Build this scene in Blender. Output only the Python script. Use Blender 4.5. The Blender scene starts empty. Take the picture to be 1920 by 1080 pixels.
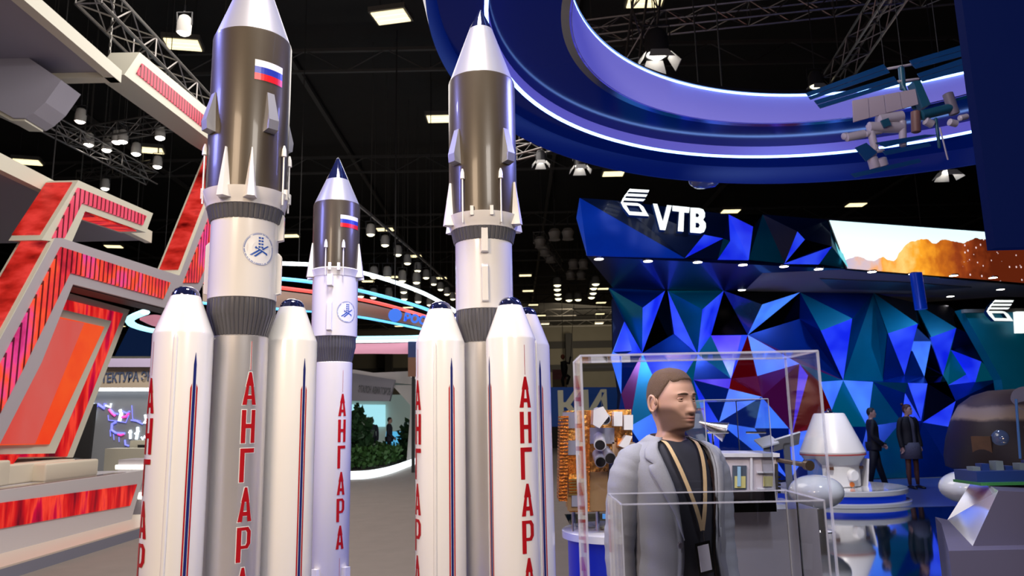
import bpy, bmesh, math, random
from math import sin, cos, tan, pi, radians, atan2, hypot, sqrt
from mathutils import Vector, Matrix
from mathutils.geometry import tessellate_polygon
random.seed(7)
scene = bpy.context.scene
COL = scene.collection
# ------------------------------------------------------------ camera
FPX, PITCH, ROLL, EYE = 1400.0, radians(9.93), radians(1.15), 1.6
cam = bpy.data.cameras.new('camera')
cam.sensor_width = 36.0
cam.lens = FPX / 1920.0 * 36.0
cam.clip_end = 300
cam.dof.use_dof = True
cam.dof.focus_distance = 3.7
cam.dof.aperture_fstop = 5.0
camo = bpy.data.objects.new('camera', cam)
COL.objects.link(camo)
rx = Vector((cos(ROLL), sin(ROLL) * sin(PITCH), -sin(ROLL) * cos(PITCH)))
ry = Vector((sin(ROLL), -cos(ROLL) * sin(PITCH), cos(ROLL) * cos(PITCH)))
rz = -Vector((0, cos(PITCH), sin(PITCH)))
camo.matrix_world = Matrix(((rx.x, ry.x, rz.x, 0), (rx.y, ry.y, rz.y, 0), (rx.z, ry.z, rz.z, EYE), (0, 0, 0, 1)))
scene.camera = camo
scene.view_settings.view_transform = 'Standard'
scene.view_settings.look = 'None'
scene.view_settings.exposure = 0.0
scene.view_settings.gamma = 1.0
scene.view_settings.use_curve_mapping = False
# ------------------------------------------------------------ world
w = bpy.data.worlds.new('hall air'); scene.world = w; w.use_nodes = True
w.node_tree.nodes['Background'].inputs[0].default_value = (0.55, 0.5, 0.6, 1)
w.node_tree.nodes['Background'].inputs[1].default_value = 0.035


# ------------------------------------------------------------ lights: some at real lamps, some added to brighten exhibits and walls
def aim(o, target):
    o.rotation_euler = (Vector(target) - o.location).to_track_quat('-Z', 'Y').to_euler()


def area(loc, target, size, power, color, sy=None, spread=None):
    l = bpy.data.lights.new('area_fill', 'AREA'); l.energy = power; l.color = color  # unseen area light, placed for its effect on what it aims at
    l.shape = 'RECTANGLE'; l.size = size; l.size_y = sy or size
    if spread: l.spread = radians(spread)
    o = bpy.data.objects.new('area_fill', l); COL.objects.link(o); o.location = loc; aim(o, target)
    return o


def spot(loc, target, power, color, ang, blend=0.4, rad=0.08):
    l = bpy.data.lights.new('aimed_spot', 'SPOT'); l.energy = power; l.color = color  # serves canopy downlights and spots added for single exhibits
    l.spot_size = radians(ang); l.spot_blend = blend; l.shadow_soft_size = rad
    o = bpy.data.objects.new('aimed_spot', l); COL.objects.link(o); o.location = loc; aim(o, target)
    return o


WARM = (1.0, 0.80, 0.60); WHITE = (1.0, 0.93, 0.86); COOL = (0.80, 0.86, 1.0); BLUE = (0.28, 0.30, 1.0)
area((-2.4, -1.2, 4.6), (-0.8, 4.0, 1.9), 1.6, 230, (1.0, .76, .54))  # added warm key, tinted for the tan cast on the rocket bodies
area((1.7, -0.6, 4.8), (-0.4, 4.0, 1.9), 1.2, 140, WHITE)
area((-0.6, 3.2, 7.0), (-0.6, 4.2, 2.0), 1.0, 460, WHITE)
area((-5.0, 3.0, 4.6), (-1.0, 4.2, 2.6), 1.0, 32, BLUE, spread=70)
area((2.4, 5.2, 4.6), (-0.4, 4.2, 2.6), 1.0, 32, BLUE, spread=70)
spot((3.6, 14.3, 4.35), (3.4, 17.2, 2.0), 160, (.40, .60, 1.0), 110, .8)
spot((-4.2, 4.2, 5.6), (-0.9, 4.0, 3.5), 260, BLUE, 40)
spot((5.6, 14.9, 4.35), (5.4, 17.6, 2.0), 160, (.40, .60, 1.0), 110, .8)
spot((7.8, 15.6, 4.35), (7.8, 18.2, 1.6), 160, (.40, .60, 1.0), 110, .8)
spot((9.8, 16.3, 4.35), (9.8, 18.6, 1.6), 160, (.40, .60, 1.0), 110, .8)
spot((6.2, 12.6, 4.6), (7.6, 16.0, 0.0), 260, (.40, .50, 1.0), 90, .8)
spot((4.0, 8.5, 3.9), (4.0, 13.3, 5.0), 120, (.30, .50, 1.0), 80, .8)
spot((5.2, 10.8, 4.9), (5.85, 14.0, .8), 800, WHITE, 26)  # brightens the white spacecraft model
spot((4.6, 8.0, 4.9), (5.2, 10.6, .4), 700, COOL, 46)  # added to brighten the egg tables
spot((-1.5, 1.6, 3.9), (0.58, 2.8, 1.35), 260, WHITE, 26)
spot((1.2, 1.6, 4.6), (1.25, 3.8, 1.2), 220, COOL, 34)  # added to brighten the silver satellite
area((-3.0, 14.0, 9.0), (-4.0, 14.0, 0), 7.0, 600, WHITE)
area((-8.5, 14.6, 5.2), (-9.5, 18.2, 2.2), 1.5, 160, WHITE)  # added because the grey wall and its header came out dark
area((10, 80, 11), (0, 97, 6), 12.0, 3000, (1, .85, .6))  # added so the far wall is not left unlit
area((-1.5, 7.5, 7.5), (-7.5, 11.0, 3.0), 2.5, 200, WHITE)
area((-4.5, 30.5, 5.0), (-4.5, 31.0, 0), 3.0, 250, WHITE)


# ------------------------------------------------------------ rays, so that traced outlines land on real planes
def ray(x, y):
    a = (x - 960) / FPX; b = -(y - 540) / FPX
    X = a * cos(ROLL) + b * sin(ROLL); Y = -a * sin(ROLL) + b * cos(ROLL)
    return Vector((X, cos(PITCH) - Y * sin(PITCH), sin(PITCH) + Y * cos(PITCH)))


def onY(x, y, Y):
    d = ray(x, y); t = Y / d.y; return Vector((d.x * t, Y, EYE + d.z * t))


def onX(x, y, X):
    d = ray(x, y); t = X / d.x; return Vector((X, d.y * t, EYE + d.z * t))


def onZ(x, y, Z):
    d = ray(x, y); t = (Z - EYE) / d.z; return Vector((d.x * t, d.y * t, Z))


def onP(x, y, p, n):
    d = ray(x, y); o = Vector((0, 0, EYE)); t = (Vector(p) - o).dot(n) / d.dot(n); return o + d * t


# ------------------------------------------------------------ materials
MATS = {}


def mat(name, col, rough=0.5, metal=0.0, emit=None, estr=0.0, noise=0.0, nscale=8.0, coat=0.0, bump=0.0, bscale=60.0, trans=0.0, spec=0.5, sample=False):
    if name in MATS: return MATS[name]
    m = bpy.data.materials.new(name); m.use_nodes = True
    nt = m.node_tree; b = nt.nodes['Principled BSDF']
    b.inputs['Base Color'].default_value = (*col, 1)
    b.inputs['Roughness'].default_value = rough
    b.inputs['Metallic'].default_value = metal
    b.inputs['Specular IOR Level'].default_value = spec
    if coat: b.inputs['Coat Weight'].default_value = coat; b.inputs['Coat Roughness'].default_value = 0.06
    if emit is not None:
        b.inputs['Emission Color'].default_value = (*emit, 1); b.inputs['Emission Strength'].default_value = estr
        if not sample: m.cycles.emission_sampling = 'NONE'
    if trans: b.inputs['Transmission Weight'].default_value = trans
    tc = None
    if noise or bump:
        tc = nt.nodes.new('ShaderNodeTexCoord')
    if noise:
        n = nt.nodes.new('ShaderNodeTexNoise'); n.inputs['Scale'].default_value = nscale; n.inputs['Detail'].default_value = 4
        nt.links.new(tc.outputs['Object'], n.inputs['Vector'])
        r = nt.nodes.new('ShaderNodeMapRange'); r.inputs['To Min'].default_value = 1 - noise; r.inputs['To Max'].default_value = 1 + noise
        nt.links.new(n.outputs['Fac'], r.inputs['Value'])
        mx = nt.nodes.new('ShaderNodeVectorMath'); mx.operation = 'SCALE'; mx.inputs[0].default_value = col
        nt.links.new(r.outputs[0], mx.inputs['Scale']); nt.links.new(mx.outputs[0], b.inputs['Base Color'])
    if bump:
        n = nt.nodes.new('ShaderNodeTexNoise'); n.inputs['Scale'].default_value = bscale; n.inputs['Detail'].default_value = 5
        nt.links.new(tc.outputs['Object'], n.inputs['Vector'])
        bp = nt.nodes.new('ShaderNodeBump'); bp.inputs['Strength'].default_value = bump; bp.inputs['Distance'].default_value = 0.02
        nt.links.new(n.outputs['Fac'], bp.inputs['Height']); nt.links.new(bp.outputs[0], b.inputs['Normal'])
    MATS[name] = m
    return m


def nodes_of(m): return m.node_tree, m.node_tree.nodes['Principled BSDF']


def led_red(name, stops, estr, scale=(1, 1, 1), ns=2.0, rib=0.0, axis='Y'):
    """LED screen film: noise driven reds, optional dark grooves along one axis"""
    if name in MATS: return MATS[name]
    m = mat(name, (0.03, 0.0, 0.0), 0.4, emit=(1, 0, 0), estr=estr, spec=.15)
    nt, b = nodes_of(m)
    tc = nt.nodes.new('ShaderNodeTexCoord'); mp = nt.nodes.new('ShaderNodeMapping'); mp.inputs['Scale'].default_value = scale
    nt.links.new(tc.outputs['Object'], mp.inputs['Vector'])
    n = nt.nodes.new('ShaderNodeTexNoise'); n.inputs['Scale'].default_value = ns; n.inputs['Detail'].default_value = 5
    nt.links.new(mp.outputs[0], n.inputs['Vector'])
    cr = nt.nodes.new('ShaderNodeValToRGB'); e = cr.color_ramp.elements
    e[0].position = stops[0][0]; e[0].color = (*stops[0][1], 1); e[1].position = stops[-1][0]; e[1].color = (*stops[-1][1], 1)
    for p, c in stops[1:-1]:
        k = e.new(p); k.color = (*c, 1)
    nt.links.new(n.outputs['Fac'], cr.inputs[0])
    out = cr.outputs[0]
    if rib:
        sp = nt.nodes.new('ShaderNodeSeparateXYZ'); nt.links.new(tc.outputs['Object'], sp.inputs[0])
        mu = nt.nodes.new('ShaderNodeMath'); mu.operation = 'MULTIPLY'; mu.inputs[1].default_value = rib
        nt.links.new(sp.outputs[axis], mu.inputs[0])
        fr = nt.nodes.new('ShaderNodeMath'); fr.operation = 'FRACT'; nt.links.new(mu.outputs[0], fr.inputs[0])
        gt = nt.nodes.new('ShaderNodeMath'); gt.operation = 'GREATER_THAN'; gt.inputs[1].default_value = 0.3
        nt.links.new(fr.outputs[0], gt.inputs[0])
        mr = nt.nodes.new('ShaderNodeMapRange'); mr.inputs['To Min'].default_value = 0.12
        nt.links.new(gt.outputs[0], mr.inputs['Value'])
        vm = nt.nodes.new('ShaderNodeVectorMath'); vm.operation = 'SCALE'
        nt.links.new(out, vm.inputs[0]); nt.links.new(mr.outputs[0], vm.inputs['Scale']); out = vm.outputs[0]
    nt.links.new(out, b.inputs['Emission Color'])
    return m


def clear(name, edge=False):
    """acrylic: lets light straight through and mirrors a little"""
    if name in MATS: return MATS[name]
    m = bpy.data.materials.new(name); m.use_nodes = True; nt = m.node_tree
    b = nt.nodes['Principled BSDF']; out = nt.nodes['Material Output']
    tr = nt.nodes.new('ShaderNodeBsdfTransparent'); mx = nt.nodes.new('ShaderNodeMixShader')
    b.inputs['Roughness'].default_value = 0.03
    if edge:
        b.inputs['Base Color'].default_value = (0.75, 0.78, 0.95, 1); b.inputs['Roughness'].default_value = 0.25
        b.inputs['Metallic'].default_value = 0.0
        mx.inputs[0].default_value = 0.38
        tr.inputs[0].default_value = (0.9, 0.93, 1, 1)
    else:
        b.inputs['Base Color'].default_value = (0.9, 0.92, 0.95, 1); b.inputs['Metallic'].default_value = 1.0
        g = nt.nodes.new('ShaderNodeNewGeometry'); dt = nt.nodes.new('ShaderNodeVectorMath'); dt.operation = 'DOT_PRODUCT'
        nt.links.new(g.outputs['Incoming'], dt.inputs[0]); nt.links.new(g.outputs['Normal'], dt.inputs[1])
        last = dt.outputs['Value']
        for op, v in (('ABSOLUTE', None), ('SUBTRACT', 1.0), ('POWER', 5.0), ('MULTIPLY', 0.45), ('ADD', 0.022)):
            q = nt.nodes.new('ShaderNodeMath'); q.operation = op
            if op == 'SUBTRACT': q.inputs[0].default_value = 1.0; nt.links.new(last, q.inputs[1])
            else:
                nt.links.new(last, q.inputs[0])
                if v is not None: q.inputs[1].default_value = v
            last = q.outputs[0]
        nt.links.new(last, mx.inputs[0])
        tr.inputs[0].default_value = (0.985, 0.99, 1, 1)
    nt.links.new(tr.outputs[0], mx.inputs[1]); nt.links.new(b.outputs[0], mx.inputs[2]); nt.links.new(mx.outputs[0], out.inputs[0])
    MATS[name] = m
    return m


# ------------------------------------------------------------ mesh builder
class MB:
    def __init__(s): s.v = []; s.f = []; s.m = []

    def add(s, vs, fs, mi=0):
        k = len(s.v); s.v += [Vector(p) for p in vs]; s.f += [tuple(i + k for i in f) for f in fs]; s.m += [mi] * len(fs); return s

    def box(s, c, d, rot=None, mi=0):
        c = Vector(c); x, y, z = [q / 2 for q in d]
        vs = [Vector(p) for p in ((-x, -y, -z), (x, -y, -z), (x, y, -z), (-x, y, -z), (-x, -y, z), (x, -y, z), (x, y, z), (-x, y, z))]
        if rot is not None: vs = [rot @ p for p in vs]
        return s.add([c + p for p in vs], [(0, 3, 2, 1), (4, 5, 6, 7), (0, 1, 5, 4), (1, 2, 6, 5), (2, 3, 7, 6), (3, 0, 4, 7)], mi)

    def lathe(s, prof, n=48, c=(0, 0, 0), mod=None, cap=True, mi=0, axis=None):
        """prof: list of (r, z)"""
        c = Vector(c); vs = []
        for j, (r, z) in enumerate(prof):
            for i in range(n):
                a = 2 * pi * i / n; rr = r if mod is None else r + mod(i, j)
                p = Vector((rr * cos(a), rr * sin(a), z)); vs.append(c + (axis @ p if axis is not None else p))
        fs = []
        for j in range(len(prof) - 1):
            for i in range(n):
                a = j * n + i; b = j * n + (i + 1) % n; fs.append((a, b, b + n, a + n))
        if cap:
            fs.append(tuple(reversed(range(n)))); k = (len(prof) - 1) * n; fs.append(tuple(range(k, k + n)))
        return s.add(vs, fs, mi)

    def tube(s, pts, r, n=8, cap=True, mi=0, flat=None):
        pts = [Vector(p) for p in pts]; rs = r if isinstance(r, (list, tuple)) else [r] * len(pts); vs = []
        up = None
        for k, p in enumerate(pts):
            t = (pts[min(k + 1, len(pts) - 1)] - pts[max(k - 1, 0)]).normalized()
            if up is None:
                up = Vector((0, 0, 1)) if abs(t.z) < 0.9 else Vector((1, 0, 0))
            x = up.cross(t).normalized(); y = t.cross(x).normalized(); up = y
            for i in range(n):
                a = 2 * pi * i / n; fx = 1.0 if flat is None else flat
                vs.append(p + x * cos(a) * rs[k] + y * sin(a) * rs[k] * fx)
        fs = [(j * n + i, j * n + (i + 1) % n, (j + 1) * n + (i + 1) % n, (j + 1) * n + i) for j in range(len(pts) - 1) for i in range(n)]
        if cap: fs.append(tuple(reversed(range(n)))); k = (len(pts) - 1) * n; fs.append(tuple(range(k, k + n)))
        return s.add(vs, fs, mi)

    def prism(s, loops, off, mi=0, smi=None):
        """closed solid from coplanar outline (plus holes) pushed along off"""
        loops = [[Vector(p) for p in l] for l in loops]; off = Vector(off)
        flat = [p for l in loops for p in l]; tri = tessellate_polygon(loops); n = len(flat)
        s.add(flat + [p + off for p in flat], [tuple(t) for t in tri] + [tuple(i + n for i in reversed(t)) for t in tri], mi)
        fs = []; k = 0
        for l in loops:
            m = len(l)
            for i in range(m):
                a = k + i; b = k + (i + 1) % m; fs.append((a, b, b + n, a + n))
            k += m
        base = len(s.v) - 2 * n
        s.f += [tuple(i + base for i in f) for f in fs]; s.m += [mi if smi is None else smi] * len(fs)
        return s

    def build(s, name, m, parent=None, smooth=None, recalc=True):
        me = bpy.data.meshes.new(name); me.from_pydata([tuple(p) for p in s.v], [], s.f)
        for mm in (m if isinstance(m, (list, tuple)) else [m]): me.materials.append(mm)
        me.polygons.foreach_set('material_index', s.m)
        if recalc:
            bm = bmesh.new(); bm.from_mesh(me); bmesh.ops.recalc_face_normals(bm, faces=bm.faces); bm.to_mesh(me); bm.free()
        if smooth:
            me.polygons.foreach_set('use_smooth', [True] * len(me.polygons)); me.set_sharp_from_angle(angle=radians(smooth))
        o = bpy.data.objects.new(name, me); COL.objects.link(o)
        if parent: o.parent = parent; o.matrix_parent_inverse = parent.matrix_world.inverted()
        return o


def tag(o, label=None, cat=None, group=None, kind=None):
    if label: o['label'] = label
    if cat: o['category'] = cat
    if group: o['group'] = group
    if kind: o['kind'] = kind
    return o


def thing(name, label, cat, loc=(0, 0, 0), rz=0, group=None, kind=None):
    o = bpy.data.objects.new(name, None); o.empty_display_size = 0.1; COL.objects.link(o)
    o.location = loc; o.rotation_euler = (0, 0, rz)
    o.matrix_world = Matrix.Translation(loc) @ Matrix.Rotation(rz, 4, 'Z')
    return tag(o, label, cat, group, kind)


def kids(o): return [c for c in bpy.data.objects if c.parent == o]


def copy_tree(o, parent=None):
    c = o.copy(); COL.objects.link(c); c.parent = parent
    if parent is not None: c.matrix_parent_inverse = o.matrix_parent_inverse.copy()
    for ch in kids(o): copy_tree(ch, c)
    return c


def lobj(mb, name, m, parent, smooth=None):
    """build a mesh given in the parent's own coordinates"""
    o = mb.build(name, m, None, smooth)
    o.parent = parent
    return o


def text_obj(txt, name, m, parent, size, mtx, ext=0.01, bold=0.0, align='CENTER'):
    cu = bpy.data.curves.new('t', 'FONT'); cu.body = txt; cu.size = size; cu.extrude = ext; cu.offset = bold; cu.align_x = align; cu.resolution_u = 4
    t = bpy.data.objects.new('t', cu); COL.objects.link(t)
    dg = bpy.context.evaluated_depsgraph_get(); dg.update()
    me = bpy.data.meshes.new_from_object(t.evaluated_get(dg)); bpy.data.objects.remove(t)
    me.transform(mtx); me.materials.clear(); me.materials.append(m)
    o = bpy.data.objects.new(name, me); COL.objects.link(o)
    if parent: o.parent = parent; o.matrix_parent_inverse = parent.matrix_world.inverted()
    return o


def basis(o, x, y):
    """matrix whose local x, y run along the given world directions"""
    x = Vector(x).normalized(); y = Vector(y); y = (y - x * y.dot(x)).normalized(); z = x.cross(y)
    return Matrix(((x.x, y.x, z.x, o[0]), (x.y, y.y, z.y, o[1]), (x.z, y.z, z.z, o[2]), (0, 0, 0, 1)))

# ============================================================ rockets
white_paint = mat('white_gloss_paint', (0.80, 0.78, 0.76), 0.22, coat=0.5, noise=0.02, nscale=3)
silver_paint = mat('silver_paint', (0.66, 0.65, 0.67), 0.34, 0.6, noise=0.03)
gun_paint = mat('gunmetal_gloss_paint', (0.062, 0.048, 0.033), 0.34, 0.10, coat=0.16, spec=.35, noise=0.05, nscale=30)
cone_paint = mat('satin_silver_cone', (0.44, 0.44, 0.50), 0.36, 0.5, noise=0.02)
navy_gloss = mat('navy_chrome', (0.012, 0.016, 0.07), 0.08, 0.4, coat=1.0)
rib_mat = mat('dark_grey_ribbing', (0.12, 0.12, 0.135), 0.32, 0.2)
red_ink = mat('red_lettering', (0.44, 0.006, 0.012), 0.4, spec=0.25)
white_ink = mat('white_outline', (0.85, 0.85, 0.85), 0.35)
navy_ink = mat('navy_stripe', (0.01, 0.02, 0.16), 0.35)
blue_ink = mat('blue_emblem_ink', (0.02, 0.09, 0.42), 0.4)
flag_w = mat('flag_white', (0.85, 0.85, 0.88), 0.3); flag_b = mat('flag_blue', (0.02, 0.04, 0.42), 0.3); flag_r = mat('flag_red', (0.7, 0.01, 0.015), 0.3)


def azv(deg):
    """outward direction: degrees clockwise from -Y (towards the camera side) to +X"""
    a = radians(deg); return Vector((sin(a), -cos(a), 0))


def wrap_quads(mb, quads, r, az, cx=0, cy=0, nu=6, nv=3, mi=0, eps=0.0015):
    """lay flat quads (s across in metres, z) on a cylinder"""
    for q in quads:
        vs = []
        for j in range(nv + 1):
            for i in range(nu + 1):
                u = i / nu; v = j / nv
                s = (q[0][0] * (1 - u) + q[1][0] * u) * (1 - v) + (q[3][0] * (1 - u) + q[2][0] * u) * v
                z = (q[0][1] * (1 - u) + q[1][1] * u) * (1 - v) + (q[3][1] * (1 - u) + q[2][1] * u) * v
                d = azv(az + math.degrees(s / r)); vs.append(Vector((cx, cy, z)) + d * (r + eps))
        fs = [(j * (nu + 1) + i, j * (nu + 1) + i + 1, (j + 1) * (nu + 1) + i + 1, (j + 1) * (nu + 1) + i) for j in range(nv) for i in range(nu)]
        mb.add(vs, fs, mi)


def glyph(ch, w, h, t):
    """stroke quads of a tall poster letter, origin at its centre"""
    a, b = w / 2, h / 2
    if ch == 'А':
        k = 0.17
        out = [[(-a, -b), (-a + t, -b), (0.10 * t, b), (-0.30 * t, b)], [(a - t, -b), (a, -b), (0.30 * t, b), (-0.10 * t, b)],
               [(-a * .75, -b + h * 0.17), (a * .75, -b + h * 0.17), (a * .58, -b + h * .17 + t * .9), (-a * .58, -b + h * .17 + t * .9)],
               [(-t * .95, b - h * .42), (t * .95, b - h * .42), (t * .3, b), (-t * .3, b)]]
        return out
    if ch == 'Н':
        return [[(-a, -b), (-a + t, -b), (-a + t, b), (-a, b)], [(a - t, -b), (a, -b), (a, b), (a - t, b)], [(-a + t, -t * .4), (a - t, -t * .4), (a - t, t * .6), (-a + t, t * .6)]]
    if ch == 'Г':
        return [[(-a, -b), (-a + t, -b), (-a + t, b), (-a, b)], [(-a + t, b - t), (a, b - t), (a, b), (-a + t, b)]]
    if ch == 'Р':
        y0 = -0.12 * h; q = [[(-a, -b), (-a + t, -b), (-a + t, b), (-a, b)]]
        pts = [(-a + t, b), (a - t * .7, b), (a, b - t * 1.0), (a, y0 + t), (a - t * .7, y0), (-a + t, y0)]
        inn = [(-a + t, b - t * .7), (a - t * 1.25, b - t * .7), (a - t * .95, b - t * 1.25), (a - t * .95, y0 + t * 1.25), (a - t * 1.25, y0 + t * .7), (-a + t, y0 + t * .7)]
        for i in range(5): q.append([pts[i], pts[i + 1], inn[i + 1], inn[i]])
        return q
    return []


def lettering(r, az, cx, cy, ztop, pitch, w, h, t, outline=None):
    mb = MB()
    for i, ch in enumerate('АНГАРА'):
        zc = ztop - h / 2 - i * pitch
        if outline:
            e = outline
            for q in glyph(ch, w, h, t):
                mx = sum(p[0] for p in q) / 4; mz = sum(p[1] for p in q) / 4
                g = [(p[0] + (e if p[0] > mx else -e), p[1] + (e if p[1] > mz else -e) + zc) for p in q]
                wrap_quads(mb, [g], r, az, cx, cy, mi=1, eps=0.0012)
        wrap_quads(mb, [[(p[0], p[1] + zc) for p in q] for q in glyph(ch, w, h, t)], r, az, cx, cy, mi=0, eps=0.0024)
    return mb


def hline(mb, r, az, cx, cy, s0, s1, z0, z1, mi, eps=0.0015): wrap_quads(mb, [[(s0, z0), (s1, z0), (s1, z1), (s0, z1)]], r, az, cx, cy, 1, 8, mi, eps)


def stripes(r, az, cx, cy, ztop, zbot):
    mb = MB()
    wrap_quads(mb, [[(-.006, ztop - .05), (.006, ztop - .05), (.0008, ztop), (-.0008, ztop)]], r, az, cx, cy, 2, 2, 0)
    hline(mb, r, az, cx, cy, -.006, .006, zbot, ztop - .05, 0)
    for sg in (-1, 1):
        wrap_quads(mb, [[(sg * .0095, zbot), (sg * .0158, zbot), (sg * .0158, ztop - .15), (sg * .0095, ztop - .13)]], r, az, cx, cy, 1, 8, 1)
    return mb


BASE_Z = 0.36


def booster(root, cx, cy, azl, azs):
    b = MB().lathe([(.125, BASE_Z + .10), (.125, 1.99), (.122, 2.0), (.062, 2.162), (.058, 2.165)], 64, (cx, cy, 0)).build('booster', white_paint, root, 30)
    MB().lathe([(.060, 2.163), (.057, 2.178), (.047, 2.194), (.030, 2.205), (.010, 2.209)], 40, (cx, cy, 0)).build('nose_cap', navy_gloss, b, 60)
    m = MB().lathe([(.075, BASE_Z), (.045, BASE_Z + .10)], 32, (cx, cy, 0)).build('engine_nozzle', rib_mat, b, 40)
    lm = lettering(.125, azl, cx, cy, 1.80, .168, .064, .148, .0205)
    hline(lm, .125, azl, cx, cy, -.0012, .0012, 1.81, 1.955, 0); hline(lm, .125, azl, cx, cy, -.0012, .0012, .6, .78, 0)
    lm.build('lettering', [red_ink, white_ink], b)
    for a in azs: stripes(.125, a, cx, cy, 1.905, BASE_Z + .2).build('stripe', [navy_ink, red_ink], b)
    # cable duct down the outside
    d = azv(azl + 52); q = Vector((cx, cy, 0)) + d * .126
    MB().lathe([(.009, BASE_Z + .15), (.009, 1.965), (.004, 1.985)], 12, q).build('cable_duct', white_paint, b, 50)
    return b


def flag(root, r, az, zc, w, h):
    mb = MB()
    for i, mi in enumerate((0, 1, 2)):
        z1 = zc + h / 2 - i * h / 3; wrap_quads(mb, [[(-w / 2, z1 - h / 3), (w / 2, z1 - h / 3), (w / 2, z1), (-w / 2, z1)]], r, az, root.location.x, root.location.y, 10, 1, mi)
    mb.build('flag', [flag_w, flag_b, flag_r], root)


def emblem(root, r, az, zc, R):
    cx, cy = root.location.x, root.location.y; mb = MB(); n = 40
    for i in range(n):                                                   # white disc
        a0, a1 = 2 * pi * i / n, 2 * pi * (i + 1) / n
        wrap_quads(mb, [[(0, zc), (R * cos(a0), zc + R * sin(a0)), (R * cos(a1), zc + R * sin(a1)), (0, zc)]], r, az, cx, cy, 2, 2, 0, .001)
        for q0, q1 in ((.985, 1.0),):
            wrap_quads(mb, [[(R * q0 * cos(a0), zc + R * q0 * sin(a0)), (R * q1 * cos(a0), zc + R * q1 * sin(a0)), (R * q1 * cos(a1), zc + R * q1 * sin(a1)), (R * q0 * cos(a1), zc + R * q0 * sin(a1))]], r, az, cx, cy, 1, 1, 1, .0016)
    rnd = random.Random(3)
    for i in range(110):                                                  # ring of tiny lettering
        if rnd.random() < .22: continue
        a0 = 2 * pi * i / 110; a1 = a0 + 2 * pi / 110 * .62; q0, q1 = .90, .955
        wrap_quads(mb, [[(R * q0 * cos(a0), zc + R * q0 * sin(a0)), (R * q1 * cos(a0), zc + R * q1 * sin(a0)), (R * q1 * cos(a1), zc + R * q1 * sin(a1)), (R * q0 * cos(a1), zc + R * q0 * sin(a1))]], r, az, cx, cy, 1, 1, 1, .0018)

    def Q(pts): wrap_quads(mb, [[(R * p[0], zc + R * p[1]) for p in pts]], r, az, cx, cy, 3, 2, 1, .0022)
    for k in range(4):                                                     # checkered tower
        for sx in (-.1, .08): Q([(sx - .07 + .06, .64 - k * .19), (sx + .07 + .06, .64 - k * .19), (sx + .07 + .06, .74 - k * .19), (sx - .07 + .06, .74 - k * .19)])
    Q([(-.62, -.42), (-.48, -.44), (.02, -.10), (-.08, -.04)]); Q([(-.38, -.48), (-.24, -.50), (.16, -.16), (.06, -.12)])
    Q([(-.25, .10), (-.20, .02), (.52, -.36), (.50, -.22)]); Q([(.10, .00), (.2, -.04), (.62, .24), (.50, .26)]); Q([(-.33, .05), (-.24, -.02), (-.18, .08), (-.26, .16)])
    mb.build('emblem', [white_ink, blue_ink], root)


def pod(root, az, r, z, s=1.0):
    """wedge shaped fairing box"""
    d = azv(az); t = Vector((-d.y, d.x, 0)); c = Vector((root.location.x, root.location.y, 0)); w = .030 * s
    def P(rr, ww, zz): return c + d * rr + t * ww + Vector((0, 0, zz))
    lo, hi = z - .10 * s, z + .10 * s; o = .042 * s
    vs = [P(r - .01, -w, lo), P(r - .01, w, lo), P(r + o * .9, w * .85, lo + .01), P(r + o * .9, -w * .85, lo + .01),
          P(r - .01, -w * .62, hi), P(r - .01, w * .62, hi), P(r + .004, w * .6, hi), P(r + .004, -w * .6, hi),
          P(r + o, -w * .85, lo + .055 * s), P(r + o, w * .85, lo + .055 * s)]
    fs = [(0, 1, 2, 3), (2, 3, 8, 9), (8, 9, 6, 7), (4, 5, 6, 7), (0, 3, 8), (0, 8, 7, 4), (1, 2, 9), (1, 9, 6, 5), (0, 1, 5, 4)]
    MB().add(vs, fs).build('fairing_pod', cone_paint_dark, root)


cone_paint_dark = mat('grey_pod_paint', (0.34, 0.34, 0.37), 0.3, 0.4)


def frod(root, az, r, z0, z1):
    d = azv(az); c = Vector((root.location.x, root.location.y, 0)) + d * (r + .010)
    MB().lathe([(.0045, z0), (.0045, z1 - .055), (.0125, z1 - .055), (.0125, z1 - .048), (.010, z1 - .02), (.004, z1)], 14, c).build('thruster_rod', white_paint, root, 40)


def fin(root, az, r, z0, h, w=.032, flare=.035):
    d = azv(az); t = Vector((-d.y, d.x, 0)); c = Vector((root.location.x, root.location.y, 0))
    def P(rr, ww, zz): return c + d * rr + t * ww + Vector((0, 0, zz))
    vs = [P(r - .015, -w, z0), P(r - .015, w, z0), P(r + flare, w * .5, z0), P(r + flare, -w * .5, z0), P(r - .008, -.003, z0 + h), P(r - .008, .003, z0 + h), P(r + .004, .0025, z0 + h), P(r + .004, -.0025, z0 + h)]
    fs = [(0, 1, 2, 3), (4, 5, 6, 7), (0, 1, 5, 4), (1, 2, 6, 5), (2, 3, 7, 6), (3, 0, 4, 7)]
    MB().add(vs, fs).build('skirt_fin', white_paint, root)


def duct(root, az, r, z0, z1, w=.02, h=.022):
    d = azv(az); t = Vector((-d.y, d.x, 0)); c = Vector((root.location.x, root.location.y, 0))
    def P(rr, ww, zz): return c + d * rr + t * ww + Vector((0, 0, zz))
    s = .016; vs = []
    for zz, hh, ww in ((z0, 0, w), (z0 + .006, h, w * .8), (z1 - s, h, w * .8), (z1, .3 * h, w * .8)):
        vs += [P(r - .012, -w, zz), P(r - .012, w, zz), P(r + hh, ww, zz), P(r + hh, -ww, zz)]
    fs = [(0, 1, 2, 3), (12, 13, 14, 15)] + [(k * 4 + i, k * 4 + (i + 1) % 4, k * 4 + 4 + (i + 1) % 4, k * 4 + 4 + i) for k in range(3) for i in range(4)]
    MB().add(vs, fs).build('cable_duct', white_paint, root)


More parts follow.
